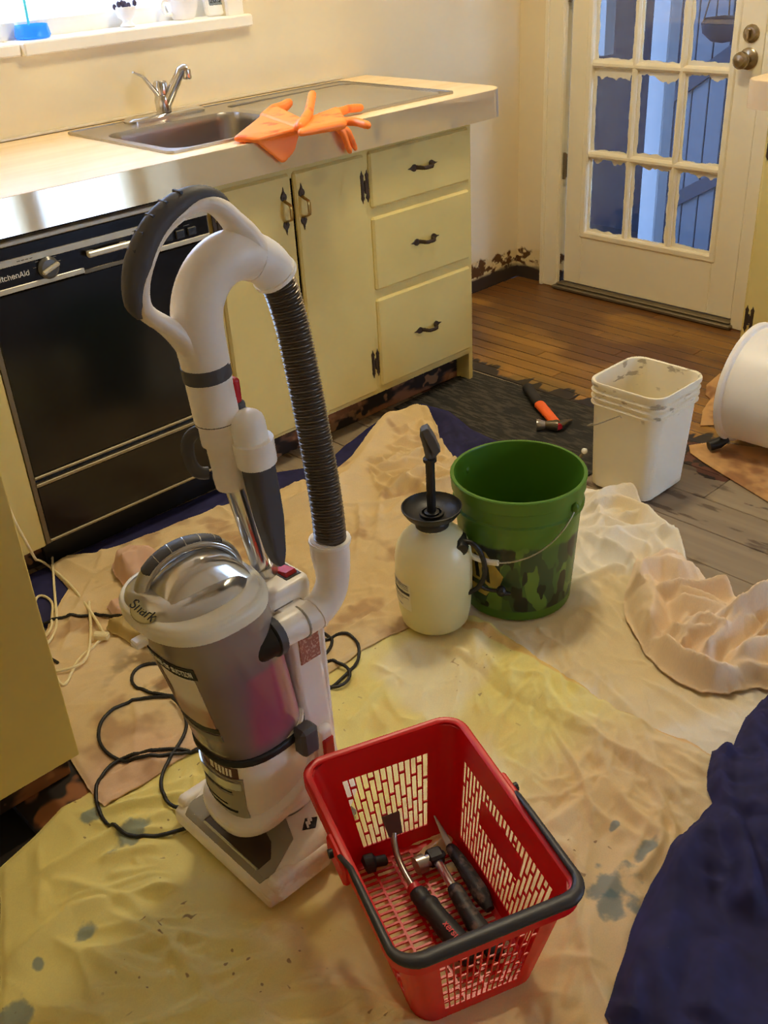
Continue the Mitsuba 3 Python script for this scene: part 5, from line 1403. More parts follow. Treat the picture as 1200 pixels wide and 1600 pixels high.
# bent scraper with a ridged grip
t1 = thing('scraper', 'bent steel scraper with a black grip and red lettering lying in the red basket', 'scraper')
sh = spl(bw_([(-0.008, -0.146, F0 + 0.050), (-0.014, -0.125, F0 + 0.036), (-0.016, -0.090, F0 + 0.026), (-0.014, -0.050, F0 + 0.022)]), 26)
put(t1, 'shaft', sweep(sh, 0.0055, 12, True), 'm_tool_steel', 50)
bl = prism(sg.Polygon([(-0.012, 0), (0.012, 0), (0.016, 0.036), (-0.016, 0.036)]), 0.002, None)
bl.apply_transform(frame(bp(-0.006, -0.142, F0 + 0.048), BU, -0.55 * BV + np.array((0, 0, 0.835)), np.cross(BU, -0.55 * BV + np.array((0, 0, 0.835)))))
mat('m_blade_dark', (96, 74, 66), 0.4, metallic=0.7)
put(t1, 'blade', bl, 'm_blade_dark', False)
put(t1, 'ferrule', sweep(bw_([(-0.014, -0.054, F0 + 0.0225), (-0.013, -0.044, F0 + 0.022)]), 0.0115, 14), 'm_red', 40)
g1 = np.array([(0.001, -0.046, 0.021), (0.002, -0.034, 0.021), (0.003, -0.020, 0.020), (0.005, -0.008, 0.020), (0.008, 0.015, 0.0195), (0.012, 0.045, 0.0195), (0.017, 0.080, 0.0195), (0.020, 0.100, 0.0195), (0.0205, 0.104, 0.0195)])
g1[:, 2] += F0
g1[:, 0] -= np.linspace(0.014, 0.004, len(g1))
gp = put(t1, 'grip', sweep(spl(bw_(g1), 40), np.interp(np.linspace(0, 1, 40), [0, 0.05, 0.15, 0.22, 0.30, 0.38, 0.5, 0.8, 0.96, 1], [0.012, 0.0155, 0.0150, 0.0195, 0.0165, 0.0165, 0.0180, 0.0190, 0.0175, 0.008]), 16, True, 0.85, up=(0, 0, 1)), 'm_tool_black', 60)
tx = meshkit.text_mesh('xersus', 0.010, 0.0006, True)
tx.apply_translation((0, -0.005, 0))
d_ = bp(0.012, 0.090, 0) - bp(0.0, 0.030, 0)
d_ /= np.linalg.norm(d_)
zz = np.array((0, 0, 1.0))
tx.apply_transform(frame(bp(-0.0005, 0.036, F0 + 0.0360), d_, np.cross(zz, d_), zz))
put(gp, 'lettering', tx, 'm_red_ink', False)
# small hammer
t2 = thing('hammer', 'small hammer with a bright steel neck and worn dark grip in the red basket', 'hammer')
hp = bw_([(0.008, -0.092, F0 + 0.018), (0.024, -0.094, F0 + 0.018), (0.044, -0.097, F0 + 0.018), (0.062, -0.100, F0 + 0.016)])
put(t2, 'head', mj(sweep(hp[:2], [0.0155, 0.0155], 16), sweep([hp[1], hp[1] * 0.5 + hp[2] * 0.5], [0.010, 0.011], 14)), 'm_tool_steel', 40)
put(t2, 'eye', mj(cbox(-0.014, 0.014, -0.013, 0.013, -0.012, 0.012, 0.004).apply_transform(frame(hp[2], BU, BV, zz)), sweep([hp[2], hp[3]], [0.010, 0.006], 12, True, 0.7)), 'm_tool_black', False)
put(t2, 'neck', sweep(bw_([(0.044, -0.090, F0 + 0.018), (0.045, -0.022, F0 + 0.020)]), [0.0078, 0.0078], 14, True, 0.7), 'm_chrome', 40)
put(t2, 'grip', sweep(spl(bw_([(0.045, -0.028, F0 + 0.020), (0.045, 0.0, F0 + 0.020), (0.046, 0.040, F0 + 0.019), (0.050, 0.085, F0 + 0.018), (0.053, 0.112, F0 + 0.018)]), 26), np.interp(np.linspace(0, 1, 26), [0, 0.06, 0.3, 0.6, 0.92, 1], [0.011, 0.0135, 0.0140, 0.0165, 0.0160, 0.010]), 14, True, 0.9), 'm_tool_worn', 60)
# black knife with a narrow blade
t3 = thing('putty_knife', 'black handled knife with a narrow blade beside the hammer in the red basket', 'knife')
kp = bw_([(0.077, -0.110, F0 + 0.014), (0.079, -0.070, F0 + 0.016), (0.080, -0.020, F0 + 0.016), (0.080, 0.030, F0 + 0.014)])
put(t3, 'handle', sweep(spl(kp, 26), np.interp(np.linspace(0, 1, 26), [0, 0.06, 0.4, 0.8, 1], [0.007, 0.010, 0.0125, 0.0145, 0.008]), 14, True, 0.85), 'm_tool_worn', 60)
put(t3, 'blade', sweep(bw_([(0.072, -0.158, F0 + 0.042), (0.075, -0.132, F0 + 0.028), (0.077, -0.106, F0 + 0.015)]), [0.0015, 0.005, 0.006], 10, True, 0.25), 'm_tool_steel', 40)
t4 = thing('tool_knob', 'round black knob lying beside the bent scraper in the red basket', 'knob')
put(t4, '', sweep(bw_([(-0.070, -0.132, F0 + 0.016), (-0.066, -0.132, F0 + 0.017), (-0.052, -0.130, F0 + 0.018), (-0.048, -0.129, F0 + 0.018), (-0.032, -0.126, F0 + 0.018), (-0.030, -0.126, F0 + 0.018)]), [0.009, 0.0155, 0.0155, 0.009, 0.009, 0.006], 18), 'm_tool_black', 50)

# ------------------------------------------------------------------ green camouflage pail
GZ0, GH, GT, GB = 0.0065, 0.318, 0.144, 0.122
gb = thing('green_pail', 'green plastic pail with a camouflage print and wire handle beside the sprayer', 'bucket')
A0 = math.atan2(-1.239, -1.521)


def green_fn(p, n, uv):
    dx, dy = p.x - GBX, p.y - GBY
    th = dr.atan2(dy, dx)
    c, s = dr.cos(th) * 1.4, dr.sin(th) * 1.4
    z = p.z * 11
    base = C(72, 114, 30)
    f1, f2, f3 = fbm(c * 2.6 + 1, s * 2.6, z * 0.8, 3), fbm(c * 2.9 + 5, s * 2.9, z + 3, 3), fbm(c * 2.4 + 9, s * 2.4, z * 0.9 + 7, 3)
    cam = mix(C(62, 98, 44), C(92, 124, 50), smoothstep(0.47, 0.50, f1))
    cam = mix(cam, C(46, 70, 42), smoothstep(0.55, 0.575, f3))
    cam = mix(cam, C(30, 36, 24), smoothstep(0.60, 0.62, f2))
    band = smoothstep(0.030, 0.034, p.z) * smoothstep(0.205, 0.196, p.z + 0.02 * (fbm(c * 4, s * 4, 1.0, 2) - 0.5))
    rad = dr.sqrt(dx * dx + dy * dy)
    outside = smoothstep(GB + 0.0 - 0.0035, GB - 0.0015, rad - (p.z - GZ0) / GH * (GT - GB))
    return mix(base, cam, band * outside)


mat('m_green', proc(green_fn), 0.36, True)
slope = (GT - GB) / GH
rz = lambda z: GB + slope * z
gp_ = [(0.0, 0.004), (GB - 0.006, 0.004), (GB - 0.001, 0.002), (GB + 0.0005, 0.006)] + [(rz(z), z) for z in np.linspace(0.012, GH - 0.075, 10)] + [(rz(GH - 0.075) + 0.0005, GH - 0.074), (rz(GH - 0.072) + 0.006, GH - 0.071), (rz(GH - 0.066) + 0.006, GH - 0.066), (rz(GH - 0.06) + 0.001, GH - 0.062),
      (rz(GH - 0.04) + 0.0005, GH - 0.034), (rz(GH - 0.03) + 0.005, GH - 0.030), (rz(GH - 0.02) + 0.005, GH - 0.012), (GT + 0.0045, GH - 0.008), (GT + 0.005, GH - 0.002), (GT + 0.003, GH), (GT - 0.003, GH), (GT - 0.0045, GH - 0.004)] + [(rz(z) - 0.0032, z) for z in np.linspace(GH - 0.02, 0.014, 8)] + [(GB - 0.010, 0.0075), (0.0, 0.0075)]
put(gb, 'pail', lathe(gp_, (GBX, GBY, GZ0), 96, False), 'm_green', 40)


def on_pail(mesh2d, th0, z0, off):
    """bend a flat print (x to the right as seen, y up) on to the pail"""
    t = mesh2d.subdivide_to_size(0.012)
    V = np.asarray(t.vertices)
    zz_ = z0 + V[:, 1]
    r = rz(zz_) + off + V[:, 2]
    th = th0 + V[:, 0] / rz(zz_)
    return tm(np.c_[GBX + r * np.cos(th), GBY + r * np.sin(th), zz_ + GZ0], t.faces)


mat('m_emblem', (170, 150, 72), 0.4)
mat('m_camo_black', (22, 24, 18), 0.4)
E0 = A0 - 0.62
shp = sg.Polygon([(-0.055, 0.190), (-0.020, 0.186), (0.012, 0.178), (0.052, 0.122), (0.040, 0.088), (0.018, 0.086), (0.0, 0.096), (-0.045, 0.096), (-0.070, 0.130)])
em = put(gb, 'emblem', on_pail(prism(shp, 0.0005), E0, 0.0, 0.0004), 'm_emblem', False)
put(em, 'emblem_band', on_pail(prism(sg.Polygon([(-0.040, 0.082), (0.022, 0.080), (0.008, 0.058), (-0.030, 0.062)]), 0.0005), E0, 0.0, 0.0004), 'm_emblem', False)
for q in ([(-0.045, 0.176), (-0.034, 0.176), (-0.030, 0.104), (-0.042, 0.104)], [(-0.020, 0.168), (-0.004, 0.160), (0.004, 0.150), (-0.016, 0.156)], [(-0.020, 0.150), (-0.010, 0.147), (-0.006, 0.104), (-0.017, 0.104)], [(0.010, 0.146), (0.018, 0.140), (0.020, 0.096), (0.010, 0.100)], [(0.0, 0.134), (0.010, 0.132), (0.010, 0.120), (0.0, 0.122)]):
    put(em, 'emblem_letter', on_pail(prism(sg.Polygon(q), 0.0004), E0, 0.0, 0.0009), 'm_camo_black', False)
# ears, wire bail and its white grip
eR, eL = A0 + 0.98, A0 + 0.98 - PI
for th in (eR, eL):
    r = rz(GH - 0.05) + 0.004
    put(gb, 'ear', ball((GBX + r * math.cos(th), GBY + r * math.sin(th), GZ0 + GH - 0.045), (0.010, 0.010, 0.013), 2), 'm_green', True)
fdir = np.array((math.cos(A0 - 0.05), math.sin(A0 - 0.05), 0))
bail = []
for t in np.linspace(-1, 1, 25):
    th = A0 - 0.59 + (t + 0) * PI / 2 + 0.0
    th = (eL + PI * (t + 1) / 2)
    drop = 0.105 * (1 - abs(t) ** 2.2)
    z = GH - 0.045 - drop
    r = rz(z) + 0.006 + 0.012 * (1 - t * t)
    bail.append((GBX + r * math.cos(th), GBY + r * math.sin(th), GZ0 + z))
bail = np.array(bail)
wr = put(gb, 'bail', sweep(spl(bail, 60), 0.0019, 8), 'm_wire', 50)
put(wr, 'bail_grip', sweep(spl(bail, 60)[25:36], 0.0065, 12), 'm_white_plastic', 50)

def man_hull(pts, r):
    s = np.asarray(trimesh.creation.icosphere(subdivisions=1, radius=1.0).vertices)
    rr_ = np.broadcast_to(np.asarray(r, float), (len(pts),))
    return m3.Manifold.hull_points(np.vstack([s * q + p for p, q in zip(np.asarray(pts, float), rr_)]))


# ------------------------------------------------------------------ pump sprayer
SZ0 = 0.0075
spy = thing('pump_sprayer', 'translucent white garden pump sprayer with a black pump handle on the drop cloths', 'sprayer')
tank = [(0.0, 0.004), (0.050, 0.003), (0.066, 0.006), (0.074, 0.016), (0.080, 0.05), (0.0835, 0.095), (0.0845, 0.135), (0.0835, 0.172), (0.0838, 0.176), (0.082, 0.190), (0.077, 0.208), (0.066, 0.226), (0.052, 0.239), (0.040, 0.246), (0.034, 0.249), (0.033, 0.254), (0.0, 0.254)]
scene['m_spray']['reflectance'] = 0
del scene['m_spray']


def tank_fn(p, n, uv):
    c = mix(C(224, 218, 174), C(206, 200, 146), smoothstep(0.20, 0.10, p.z + 0.02 * (fbm(p.x * 20, p.y * 20, 1.0, 2) - 0.5)))
    return c


mat('m_spray', proc(tank_fn), 0.3)
tk = put(spy, 'tank', lathe(tank, (SPX, SPY, SZ0), 64), 'm_spray', 45)


def tank_r(z):
    return np.interp(z, [q[1] for q in tank[3:15]], [q[0] for q in tank[3:15]])


def on_tank(th0, th1, z0, z1, off, bsdf, name, parent):
    T_, Z_ = np.meshgrid(np.linspace(th0, th1, 14), np.linspace(z0, z1, 4))
    L = []
    for o in (off, off - 0.0008):
        r = tank_r(Z_) + o
        L.append(np.stack([SPX + r * np.cos(T_), SPY + r * np.sin(T_), Z_ + SZ0], -1).reshape(-1, 3))
    I = np.arange(56).reshape(4, 14)
    q = np.stack([I[:-1, :-1].ravel(), I[:-1, 1:].ravel(), I[1:, 1:].ravel(), I[1:, :-1].ravel()], 1)
    return put(parent, name, tm(np.vstack(L), np.vstack([q, q[:, ::-1] + 56])), bsdf, True)


S0 = math.atan2(-SPY, -SPX)
mat('m_label_cream', (216, 212, 184), 0.4)
lbl = on_tank(S0 - 1.55, S0 - 0.66, 0.072, 0.142, 0.0006, 'm_label_cream', 'label', tk)
on_tank(S0 - 1.50, S0 - 0.68, 0.112, 0.119, 0.0012, 'm_ink', 'label_bar', lbl)
for z in (0.135, 0.130, 0.125, 0.103, 0.097, 0.080):
    on_tank(S0 - 1.48, S0 - (0.72 if z > 0.1 else 0.95), z, z + 0.0022, 0.0012, 'm_ink_grey', 'label_line', lbl)
fun = [(0.0, 0.252), (0.036, 0.252), (0.038, 0.262), (0.036, 0.266), (0.040, 0.270), (0.055, 0.279), (0.0635, 0.292), (0.0645, 0.297), (0.062, 0.2975), (0.0600, 0.293), (0.052, 0.283), (0.036, 0.277), (0.026, 0.2765), (0.0255, 0.283), (0.021, 0.283), (0.020, 0.274), (0.0, 0.274)]
put(spy, 'collar', lathe(fun, (SPX, SPY, SZ0), 48), 'm_black', 40)
hx_ = np.array((SPX, SPY, SZ0))
put(spy, 'plunger', mj(lathe([(0.0, 0.274), (0.0165, 0.274), (0.0160, 0.284), (0.0095, 0.286), (0.0095, 0.402), (0.014, 0.404), (0.014, 0.411), (0.009, 0.413), (0.0, 0.413)], hx_, 24)), 'm_black', 40)
rt = np.array((0.719, -0.693, 0))
g_ = hx_ + np.array((0, 0, 0.413))
hsh = [g_ + (0, 0, -0.002), g_ + rt * -0.006 + (0, 0, 0.022), g_ + rt * -0.013 + (0, 0, 0.050), g_ + rt * -0.012 + (0, 0, 0.066)]
dn = np.array((-0.693, -0.719, 0.0))       # across the grip
T0, B0 = g_ + rt * -0.008 + (0, 0, 0.066), g_ + rt * 0.014 + (0, 0, 0.016)
sd_ = np.array((rt[0] * 0.92, rt[1] * 0.92, 0.40))
plate = mtm(man_hull([q + sd_ * u + dn * w for q in (T0, (T0 + B0) / 2 + sd_ * 0.002, B0) for u in (-0.0055, 0.0055) for w in (-0.010, 0.010)], 0.003))
put(spy, 'pump_handle', mj(sweep(np.array(hsh), [0.009, 0.007, 0.006, 0.006], 12, True, 0.9), plate, sweep([B0, g_ + rt * 0.003 + (0, 0, 0.001)], [0.008, 0.008], 10)), 'm_rubber', 40)
kb_ = hx_ + rt * 0.066 + np.array((-0.030, -0.020, 0.214))
put(spy, 'outlet_cap', sweep([kb_ + np.array((0.030, 0.030, 0.0)), kb_, kb_ + np.array((-0.008, -0.010, 0))], [0.014, 0.017, 0.013], 18), 'm_black', 50)
hs = spl([kb_ + (0.004, 0.006, 0.008), kb_ + rt * 0.024 + (0, 0, 0.008), kb_ + rt * 0.046 + (0, 0, -0.030), kb_ + rt * 0.050 + (0, 0, -0.070), kb_ + rt * 0.036 + (0, 0, -0.105), kb_ + rt * 0.014 + (0, 0, -0.118)], 40)
put(spy, 'hose', sweep(hs, 0.0055, 10), 'm_black', 50)
wd_ = hx_ + rt * 0.080 + np.array((-0.02, -0.02, 0.09))
put(spy, 'spray_wand', mj(sweep([kb_ + rt * 0.016 + (0, 0, -0.118), kb_ + rt * 0.008 + (0, 0, -0.108), kb_ + rt * 0.002 + (0, 0, -0.150)], [0.007, 0.008, 0.004], 10),
                          sweep(spl([kb_ + rt * 0.036 + (0, 0, -0.098), kb_ + rt * 0.056 + (0, 0, -0.112), kb_ + rt * 0.082 + (0, 0, -0.116)], 10), 0.004, 8)), 'm_black', 50)
put(spy, 'nozzle', mj(ball(kb_ + rt * 0.086 + (0, 0, -0.118), (0.011, 0.011, 0.013), 2), sweep([kb_ + rt * 0.084 + (0, 0, -0.122), kb_ + rt * 0.106 + (0, 0, -0.126)], [0.008, 0.004], 10)), 'm_black', 50)

# ------------------------------------------------------------------ square white pail
wp = thing('square_pail', 'tall square white plastic pail with ridges below its rim on the bare boards', 'bucket')
WZ_, WH, WT, WB = 0.0045, 0.305, 0.1075, 0.093
ring_ = lambda z, e=0.0: (lambda h: np.c_[rrect(h, h, 0.030 + 0.012 * z / WH, 8) + [WBX + 0.012 * z / WH, WBY - 0.0], np.full(32, WZ_ + z)])(WB + (WT - WB) * z / WH + e)
outp = [(0.0, -0.012), (0.001, -0.004), (0.006, 0.0)] + [(z, 0.0) for z in np.linspace(0.02, 0.235, 6)]
for k in range(3):
    z = 0.238 + k * 0.017
    outp += [(z, 0.0005), (z + 0.002, 0.0055), (z + 0.006, 0.0060), (z + 0.009, 0.001)]
outp += [(0.291, 0.0015), (0.293, 0.0055), (0.301, 0.006), (0.305, 0.0045), (0.3052, 0.0015), (0.303, -0.001)] + [(z, -0.0028) for z in np.linspace(0.285, 0.012, 6)] + [(0.006, -0.012)]
put(wp, 'shell', loft([ring_(z, e) for z, e in outp]), 'm_bucket_white', 40)
wr0 = np.array([(1.848,1.210,0.344)][0])
wr1 = np.array([(1.738,1.210,0.357)][0])
wbl = spl([(WBX - 0.112, WBY + 0.01, WZ_ + 0.225), (WBX - 0.118, WBY - 0.03, WZ_ + 0.235), (WBX - 0.122, WBY - 0.11, WZ_ + 0.262), (WBX - 0.095, WBY - 0.119, WZ_ + 0.264), (WBX - 0.05, WBY - 0.117, WZ_ + 0.270)], 40)
wl = np.array([(2.034, 1.322, 0.238), (2.0315, 1.325, 0.243), (2.030, 1.350, 0.226), (2.030, 1.395, 0.197), (2.036, 1.428, 0.180), (2.062, 1.438, 0.172), (2.14, 1.438, 0.160), (2.20, 1.437, 0.172), (2.236, 1.437, 0.200)])
put(wp, 'bail', sweep(wl, 0.0018, 8), 'm_wire', 50)
# plunger-like stick leaning behind the green pail
stk = thing('paint_stick', 'short metal rod with a pale round tip standing behind the green pail', 'rod')
s0_ = np.array((1.985, 1.470, 0.006))
s1_ = np.array([(2.048,1.440,0.097)][0])
put(stk, 'rod', sweep([s0_, s1_], 0.0045, 10), 'm_dull_trim', 40)
put(stk, 'tip', ball(s1_, 0.0085, 2), 'm_white_plastic', True)

# ------------------------------------------------------------------ white tub on its side
tb_ = thing('white_tub', 'large white plastic tub lying on its side at the edge of the picture', 'tub')
TUX, TUY, TUR = 2.545, 1.252, 0.172
LNG = 0.40
tp = [(0.0, 0.004), (0.110, 0.004)]
prof_t = [(0.158, 0.0), (TUR - 0.001, 0.0), (TUR + 0.001, -0.004), (TUR + 0.001, -0.012), (TUR - 0.003, -0.017), (TUR - 0.011, -0.019), (TUR - 0.012, -0.05), (TUR - 0.018, -0.20), (TUR - 0.026, -LNG + 0.02), (TUR - 0.032, -LNG), (0.0, -LNG), (0.0, -LNG + 0.004), (TUR - 0.036, -LNG + 0.004), (TUR - 0.030, -LNG + 0.02), (TUR - 0.016, -0.05), (TUR - 0.014, -0.002), (0.158, -0.002)]
q = lathe(prof_t[:-1], n=72)
q.apply_transform(frame((TUX, TUY, TUR + 0.012), (1, 0, 0), (0, -0.02, 1), (0, 1, 0.02)))
put(tb_, 'shell', q, 'm_tub_white', 35)
fo = np.array((TUX - 0.105, TUY + 0.004, 0.030))
put(tb_, 'black_foot', sweep([fo + (0.020, -0.012, 0.012), fo, fo + (-0.026, 0.016, -0.006)], [0.013, 0.016, 0.014], 14), 'm_black', 50)

# ------------------------------------------------------------------ claw hammer on the mat
ch = thing('hammer', 'claw hammer with a black and orange handle lying on the black mat', 'hammer')
hz_ = 0.022
h0, h1, h2 = [np.array((*q, hz_)) for q in [(2.424,1.945),(2.337,1.822),(2.260,1.697)]]
hd_ = (h2 - h0) / np.linalg.norm(h2 - h0)
put(ch, 'grip', sweep(spl([h0, h0 + 0.25 * (h1 - h0), h1], 20), np.interp(np.linspace(0, 1, 20), [0, 0.08, 0.5, 1], [0.013, 0.0195, 0.0170, 0.0180]), 14, True, 0.8), 'm_tool_black', 50)
mat('m_orange_paint', (246, 104, 40), 0.35)
put(ch, 'handle', sweep([h1, h2], [0.0180, 0.0160], 14, True, 0.75), 'm_orange_paint', 40)
f0, f1, f2, f3 = [np.array((*q, hz_)) for q in [(2.215,1.737),(2.232,1.717),(2.253,1.684),(2.325,1.689)]]
mat('m_hammer_head', (104, 94, 78), 0.35, metallic=0.8)
put(ch, 'head', mj(sweep(spl([f1, f2], 6), [0.0125, 0.014, 0.015, 0.016, 0.018, 0.018], 14), sweep(spl([f2, f2 * 0.5 + f3 * 0.5 + (0, 0, -0.001), f3 + (0, 0, -0.010)], 12), np.linspace(0.018, 0.005, 12), 12, True, 0.6)), 'm_hammer_head', 50)
put(ch, 'face', sweep([f0, f0 * 0.75 + f1 * 0.25, f1], [0.0175, 0.0180, 0.0125], 16), 'm_tool_steel', 40)
put(ch, 'handle_end', sweep([h2 + hd_ * 0.012, h2 + hd_ * 0.026], [0.0125, 0.0120], 12, True, 0.8), 'm_red', 40)

# ------------------------------------------------------------------ orange rubber gloves on the worktop edge
def chain(pts, r):
    rr_ = np.broadcast_to(np.asarray(r, float), (len(pts),))
    m = m3.Manifold()
    for i in range(len(pts) - 1):
        m = m + man_hull(pts[i:i + 2], rr_[i:i + 2])
    return m


def soft(m, length=0.004, it=8):
    m = m.refine_to_length(length)
    t = mtm(m)
    t.merge_vertices()
    trimesh.smoothing.filter_taubin(t, 0.5, -0.53, it)
    return t


def at3(l, z):
    return [np.array((*q, z_)) for q, z_ in zip(l, np.broadcast_to(z, (len(l),)))]


ZTOP = ZC + 0.0035
yo = YC - 0.012
g1_ = thing('rubber_glove', 'orange rubber glove with its wide cuff hanging over the worktop edge', 'glove')
A = np.array((1.532, 2.150, ZTOP + 0.008))
E1, E2 = np.array((1.566, yo, ZTOP + 0.004)), np.array((1.694, yo, ZTOP + 0.004))
D1, D2 = np.array((1.636, yo - 0.004, 0.858)), np.array((1.672, yo - 0.004, 0.880))
W1, W2 = at3([(1.739,2.305),(1.673,2.088)], ZTOP + 0.014)
P1, P2 = at3([(1.813,2.352),(1.719,2.125)], ZTOP + 0.018)
th1, th2 = at3([(1.838,2.348),(1.861,2.346)], (ZTOP + 0.020, ZTOP + 0.030))
fb, fc_, fd = at3([(1.671,2.070),(1.757,2.137),(1.872,2.254)], (ZTOP + 0.022, ZTOP + 0.034, ZTOP + 0.058))
G = man_hull([A, E1, E2, W1, W2], 0.0075) + man_hull([E1, E2, D1, D2], [0.0065, 0.0065, 0.005, 0.005]) + man_hull([W1, W2, P1, P2], [0.011, 0.011, 0.013, 0.012]) + chain([W1, P1, th1, th2], [0.013, 0.017, 0.0165, 0.0135]) + chain([P2, fb, fc_, fd], [0.0135, 0.014, 0.0125, 0.0115]) + \
    chain([P2, P2 + (0.03, 0.012, -0.006), P2 + (0.055, 0.02, -0.010)], 0.0105)
put(g1_, '', soft(G), 'm_orange', True)
g2_ = thing('rubber_glove', 'orange rubber glove lying along the worktop edge with two fingers drooping over it', 'glove')
K1, K2 = at3([(1.744,2.140),(1.650,2.043)], ZTOP + 0.012)
M1, M2 = at3([(1.896,2.189),(1.772,2.025)], ZTOP + 0.014)
fa = at3([(1.882,2.173),(1.941,2.188),(1.978,2.182)], (ZTOP + 0.014, ZTOP + 0.015, ZTOP + 0.013))
fb_ = at3([(1.805,2.062),(1.823,2.029),(1.818,1.982)], (ZTOP + 0.014, ZTOP + 0.013, ZTOP + 0.009))
dx_ = np.array((1.818, yo, ZTOP + 0.004))
fg = [M2, np.array((1.812, yo + 0.004, ZTOP + 0.008)), np.array((1.838, yo - 0.010, ZTOP - 0.022)), np.array((1.858, yo - 0.010, 0.846))]
fh = [M2, np.array((1.818, yo + 0.002, ZTOP + 0.010)), np.array((1.854, yo - 0.014, ZTOP - 0.022)), np.array((1.876, yo - 0.012, 0.850))]
G = man_hull([K1, K2, M1, M2], [0.012, 0.009, 0.013, 0.012]) + chain(fa, 0.0115) + chain(fb_, 0.011) + chain(fg, [0.012, 0.0105, 0.0095, 0.008]) + chain(fh, [0.012, 0.0105, 0.009, 0.0075])
put(g2_, '', soft(G), 'm_orange', True)

# ------------------------------------------------------------------ things on the window sill
SZ = WZ0 + 0.0335
bt_ = thing('soap_bottle', 'clear cone-shaped bottle of blue liquid on the window sill', 'bottle')
bx_, by2 = 1.385, YW + 0.055
scene['m_clear_plastic'] = {'type': 'thindielectric', 'int_ior': 1.3}
scene['m_blue_liquid'] = {'type': 'principledthin', 'base_color': rgb(80, 196, 255), 'roughness': 0.2, 'diff_trans': 1.2}
put(bt_, 'liquid', lathe([(0.0, 0.002), (0.044, 0.002), (0.047, 0.008), (0.042, 0.034), (0.0, 0.034)], (bx_, by2, SZ), 36), 'm_blue_liquid', 40)
put(bt_, 'shell', lathe([(0.0, 0.0008), (0.046, 0.0008), (0.0495, 0.008), (0.043, 0.040), (0.032, 0.085), (0.018, 0.125), (0.014, 0.150), (0.014, 0.165)], (bx_, by2, SZ), 36), 'm_clear_plastic', 40)
mat('m_aqua', (96, 226, 232), 0.3)
put(bt_, 'dip_tube', sweep([(bx_ - 0.006, by2, SZ + 0.004), (bx_ - 0.004, by2, SZ + 0.15)], 0.0035, 8), 'm_aqua', 50)
put(bt_, 'spray_head', mj(lathe([(0.0, 0.150), (0.017, 0.150), (0.017, 0.172), (0.012, 0.178), (0.0, 0.178)], (bx_, by2, SZ), 20), cbox(bx_ - 0.012, bx_ + 0.050, by2 - 0.010, by2 + 0.010, SZ + 0.176, SZ + 0.205, 0.005), cbox(bx_ + 0.030, bx_ + 0.040, by2 - 0.005, by2 + 0.005, SZ + 0.135, SZ + 0.178, 0.003)), 'm_aqua', False)
ck = thing('egg_cup', 'small white footed cup with a dark dry plant on the window sill', 'cup')
ex_, ey2 = 1.672, YW + 0.045
mat('m_china', (240, 238, 236), 0.25)
mat('m_dry_plant', (74, 66, 84), 0.8)
put(ck, 'cup', lathe([(0.0, 0.0005), (0.020, 0.0005), (0.021, 0.004), (0.013, 0.012), (0.014, 0.018), (0.024, 0.026), (0.029, 0.040), (0.030, 0.052), (0.028, 0.052), (0.026, 0.042), (0.0, 0.036)], (ex_, ey2, SZ), 32), 'm_china', 40)
rp = np.random.default_rng(3)
put(ck, 'plant', mj(*[ball((ex_ + rp.normal() * 0.010, ey2 + rp.normal() * 0.008, SZ + 0.050 + 0.012 * rp.random()), (0.006, 0.006, 0.008), 1) for _ in range(16)]), 'm_dry_plant', False, kind='stuff')
mg = thing('mug', 'white cup with a handle holding something dark beside the sill thermometer', 'cup')
mx_, my2 = 1.872, YW + 0.060
put(mg, 'cup', lathe([(0.0, 0.0005), (0.030, 0.0005), (0.034, 0.006), (0.044, 0.028), (0.050, 0.062), (0.048, 0.063), (0.041, 0.030), (0.030, 0.010), (0.0, 0.008)], (mx_, my2, SZ), 40), 'm_china', 40)
put(mg, 'handle', sweep(spl([(mx_ - 0.046, my2 - 0.004, SZ + 0.054), (mx_ - 0.068, my2 - 0.006, SZ + 0.050), (mx_ - 0.070, my2 - 0.006, SZ + 0.030), (mx_ - 0.042, my2 - 0.004, SZ + 0.018)], 20), 0.0045, 10, True, 1.5), 'm_china', 50)
mat('m_dark_violet', (48, 36, 70), 0.7)
put(mg, 'contents', mj(*[ball((mx_ + rp.normal() * 0.017, my2 + rp.normal() * 0.017, SZ + 0.056 + 0.012 * rp.random()), (0.010, 0.010, 0.008), 1) for _ in range(26)]), 'm_dark_violet', False, kind='stuff')
tmr = thing('digital_thermometer', 'white digital thermometer with a grey display at the end of the window sill', 'thermometer')
MT = frame((1.966, YW + 0.030, SZ + 0.0005), (0.995, -0.10, 0), (0.02, 0.20, 0.98), None)
bod = prism(sg.Polygon(rrect(0.033, 0.042, 0.010) + [0, 0.042]), 0.016, None, 0.003)
bod.apply_transform(MT)
put(tmr, 'case', bod, 'm_white_plastic', False)
mat('m_lcd', (120, 130, 136), 0.3)
lc = prism(sg.Polygon(rrect(0.022, 0.023, 0.003) + [0, 0.050]), 0.001)
lc.apply_translation((0, 0, 0.0158))
lc.apply_transform(MT)
dsp = put(tmr, 'display', lc, 'm_lcd', False)
for s_, y_ in (('16:44', 0.056), ('20.5', 0.034)):
    d = meshkit.text_mesh(s_, 0.012, 0.0005, True)
    d.apply_translation((-d.bounds[:, 0].mean(), y_, 0.0168))
    d.apply_transform(MT)
    put(dsp, 'digits', d, 'm_ink', False)

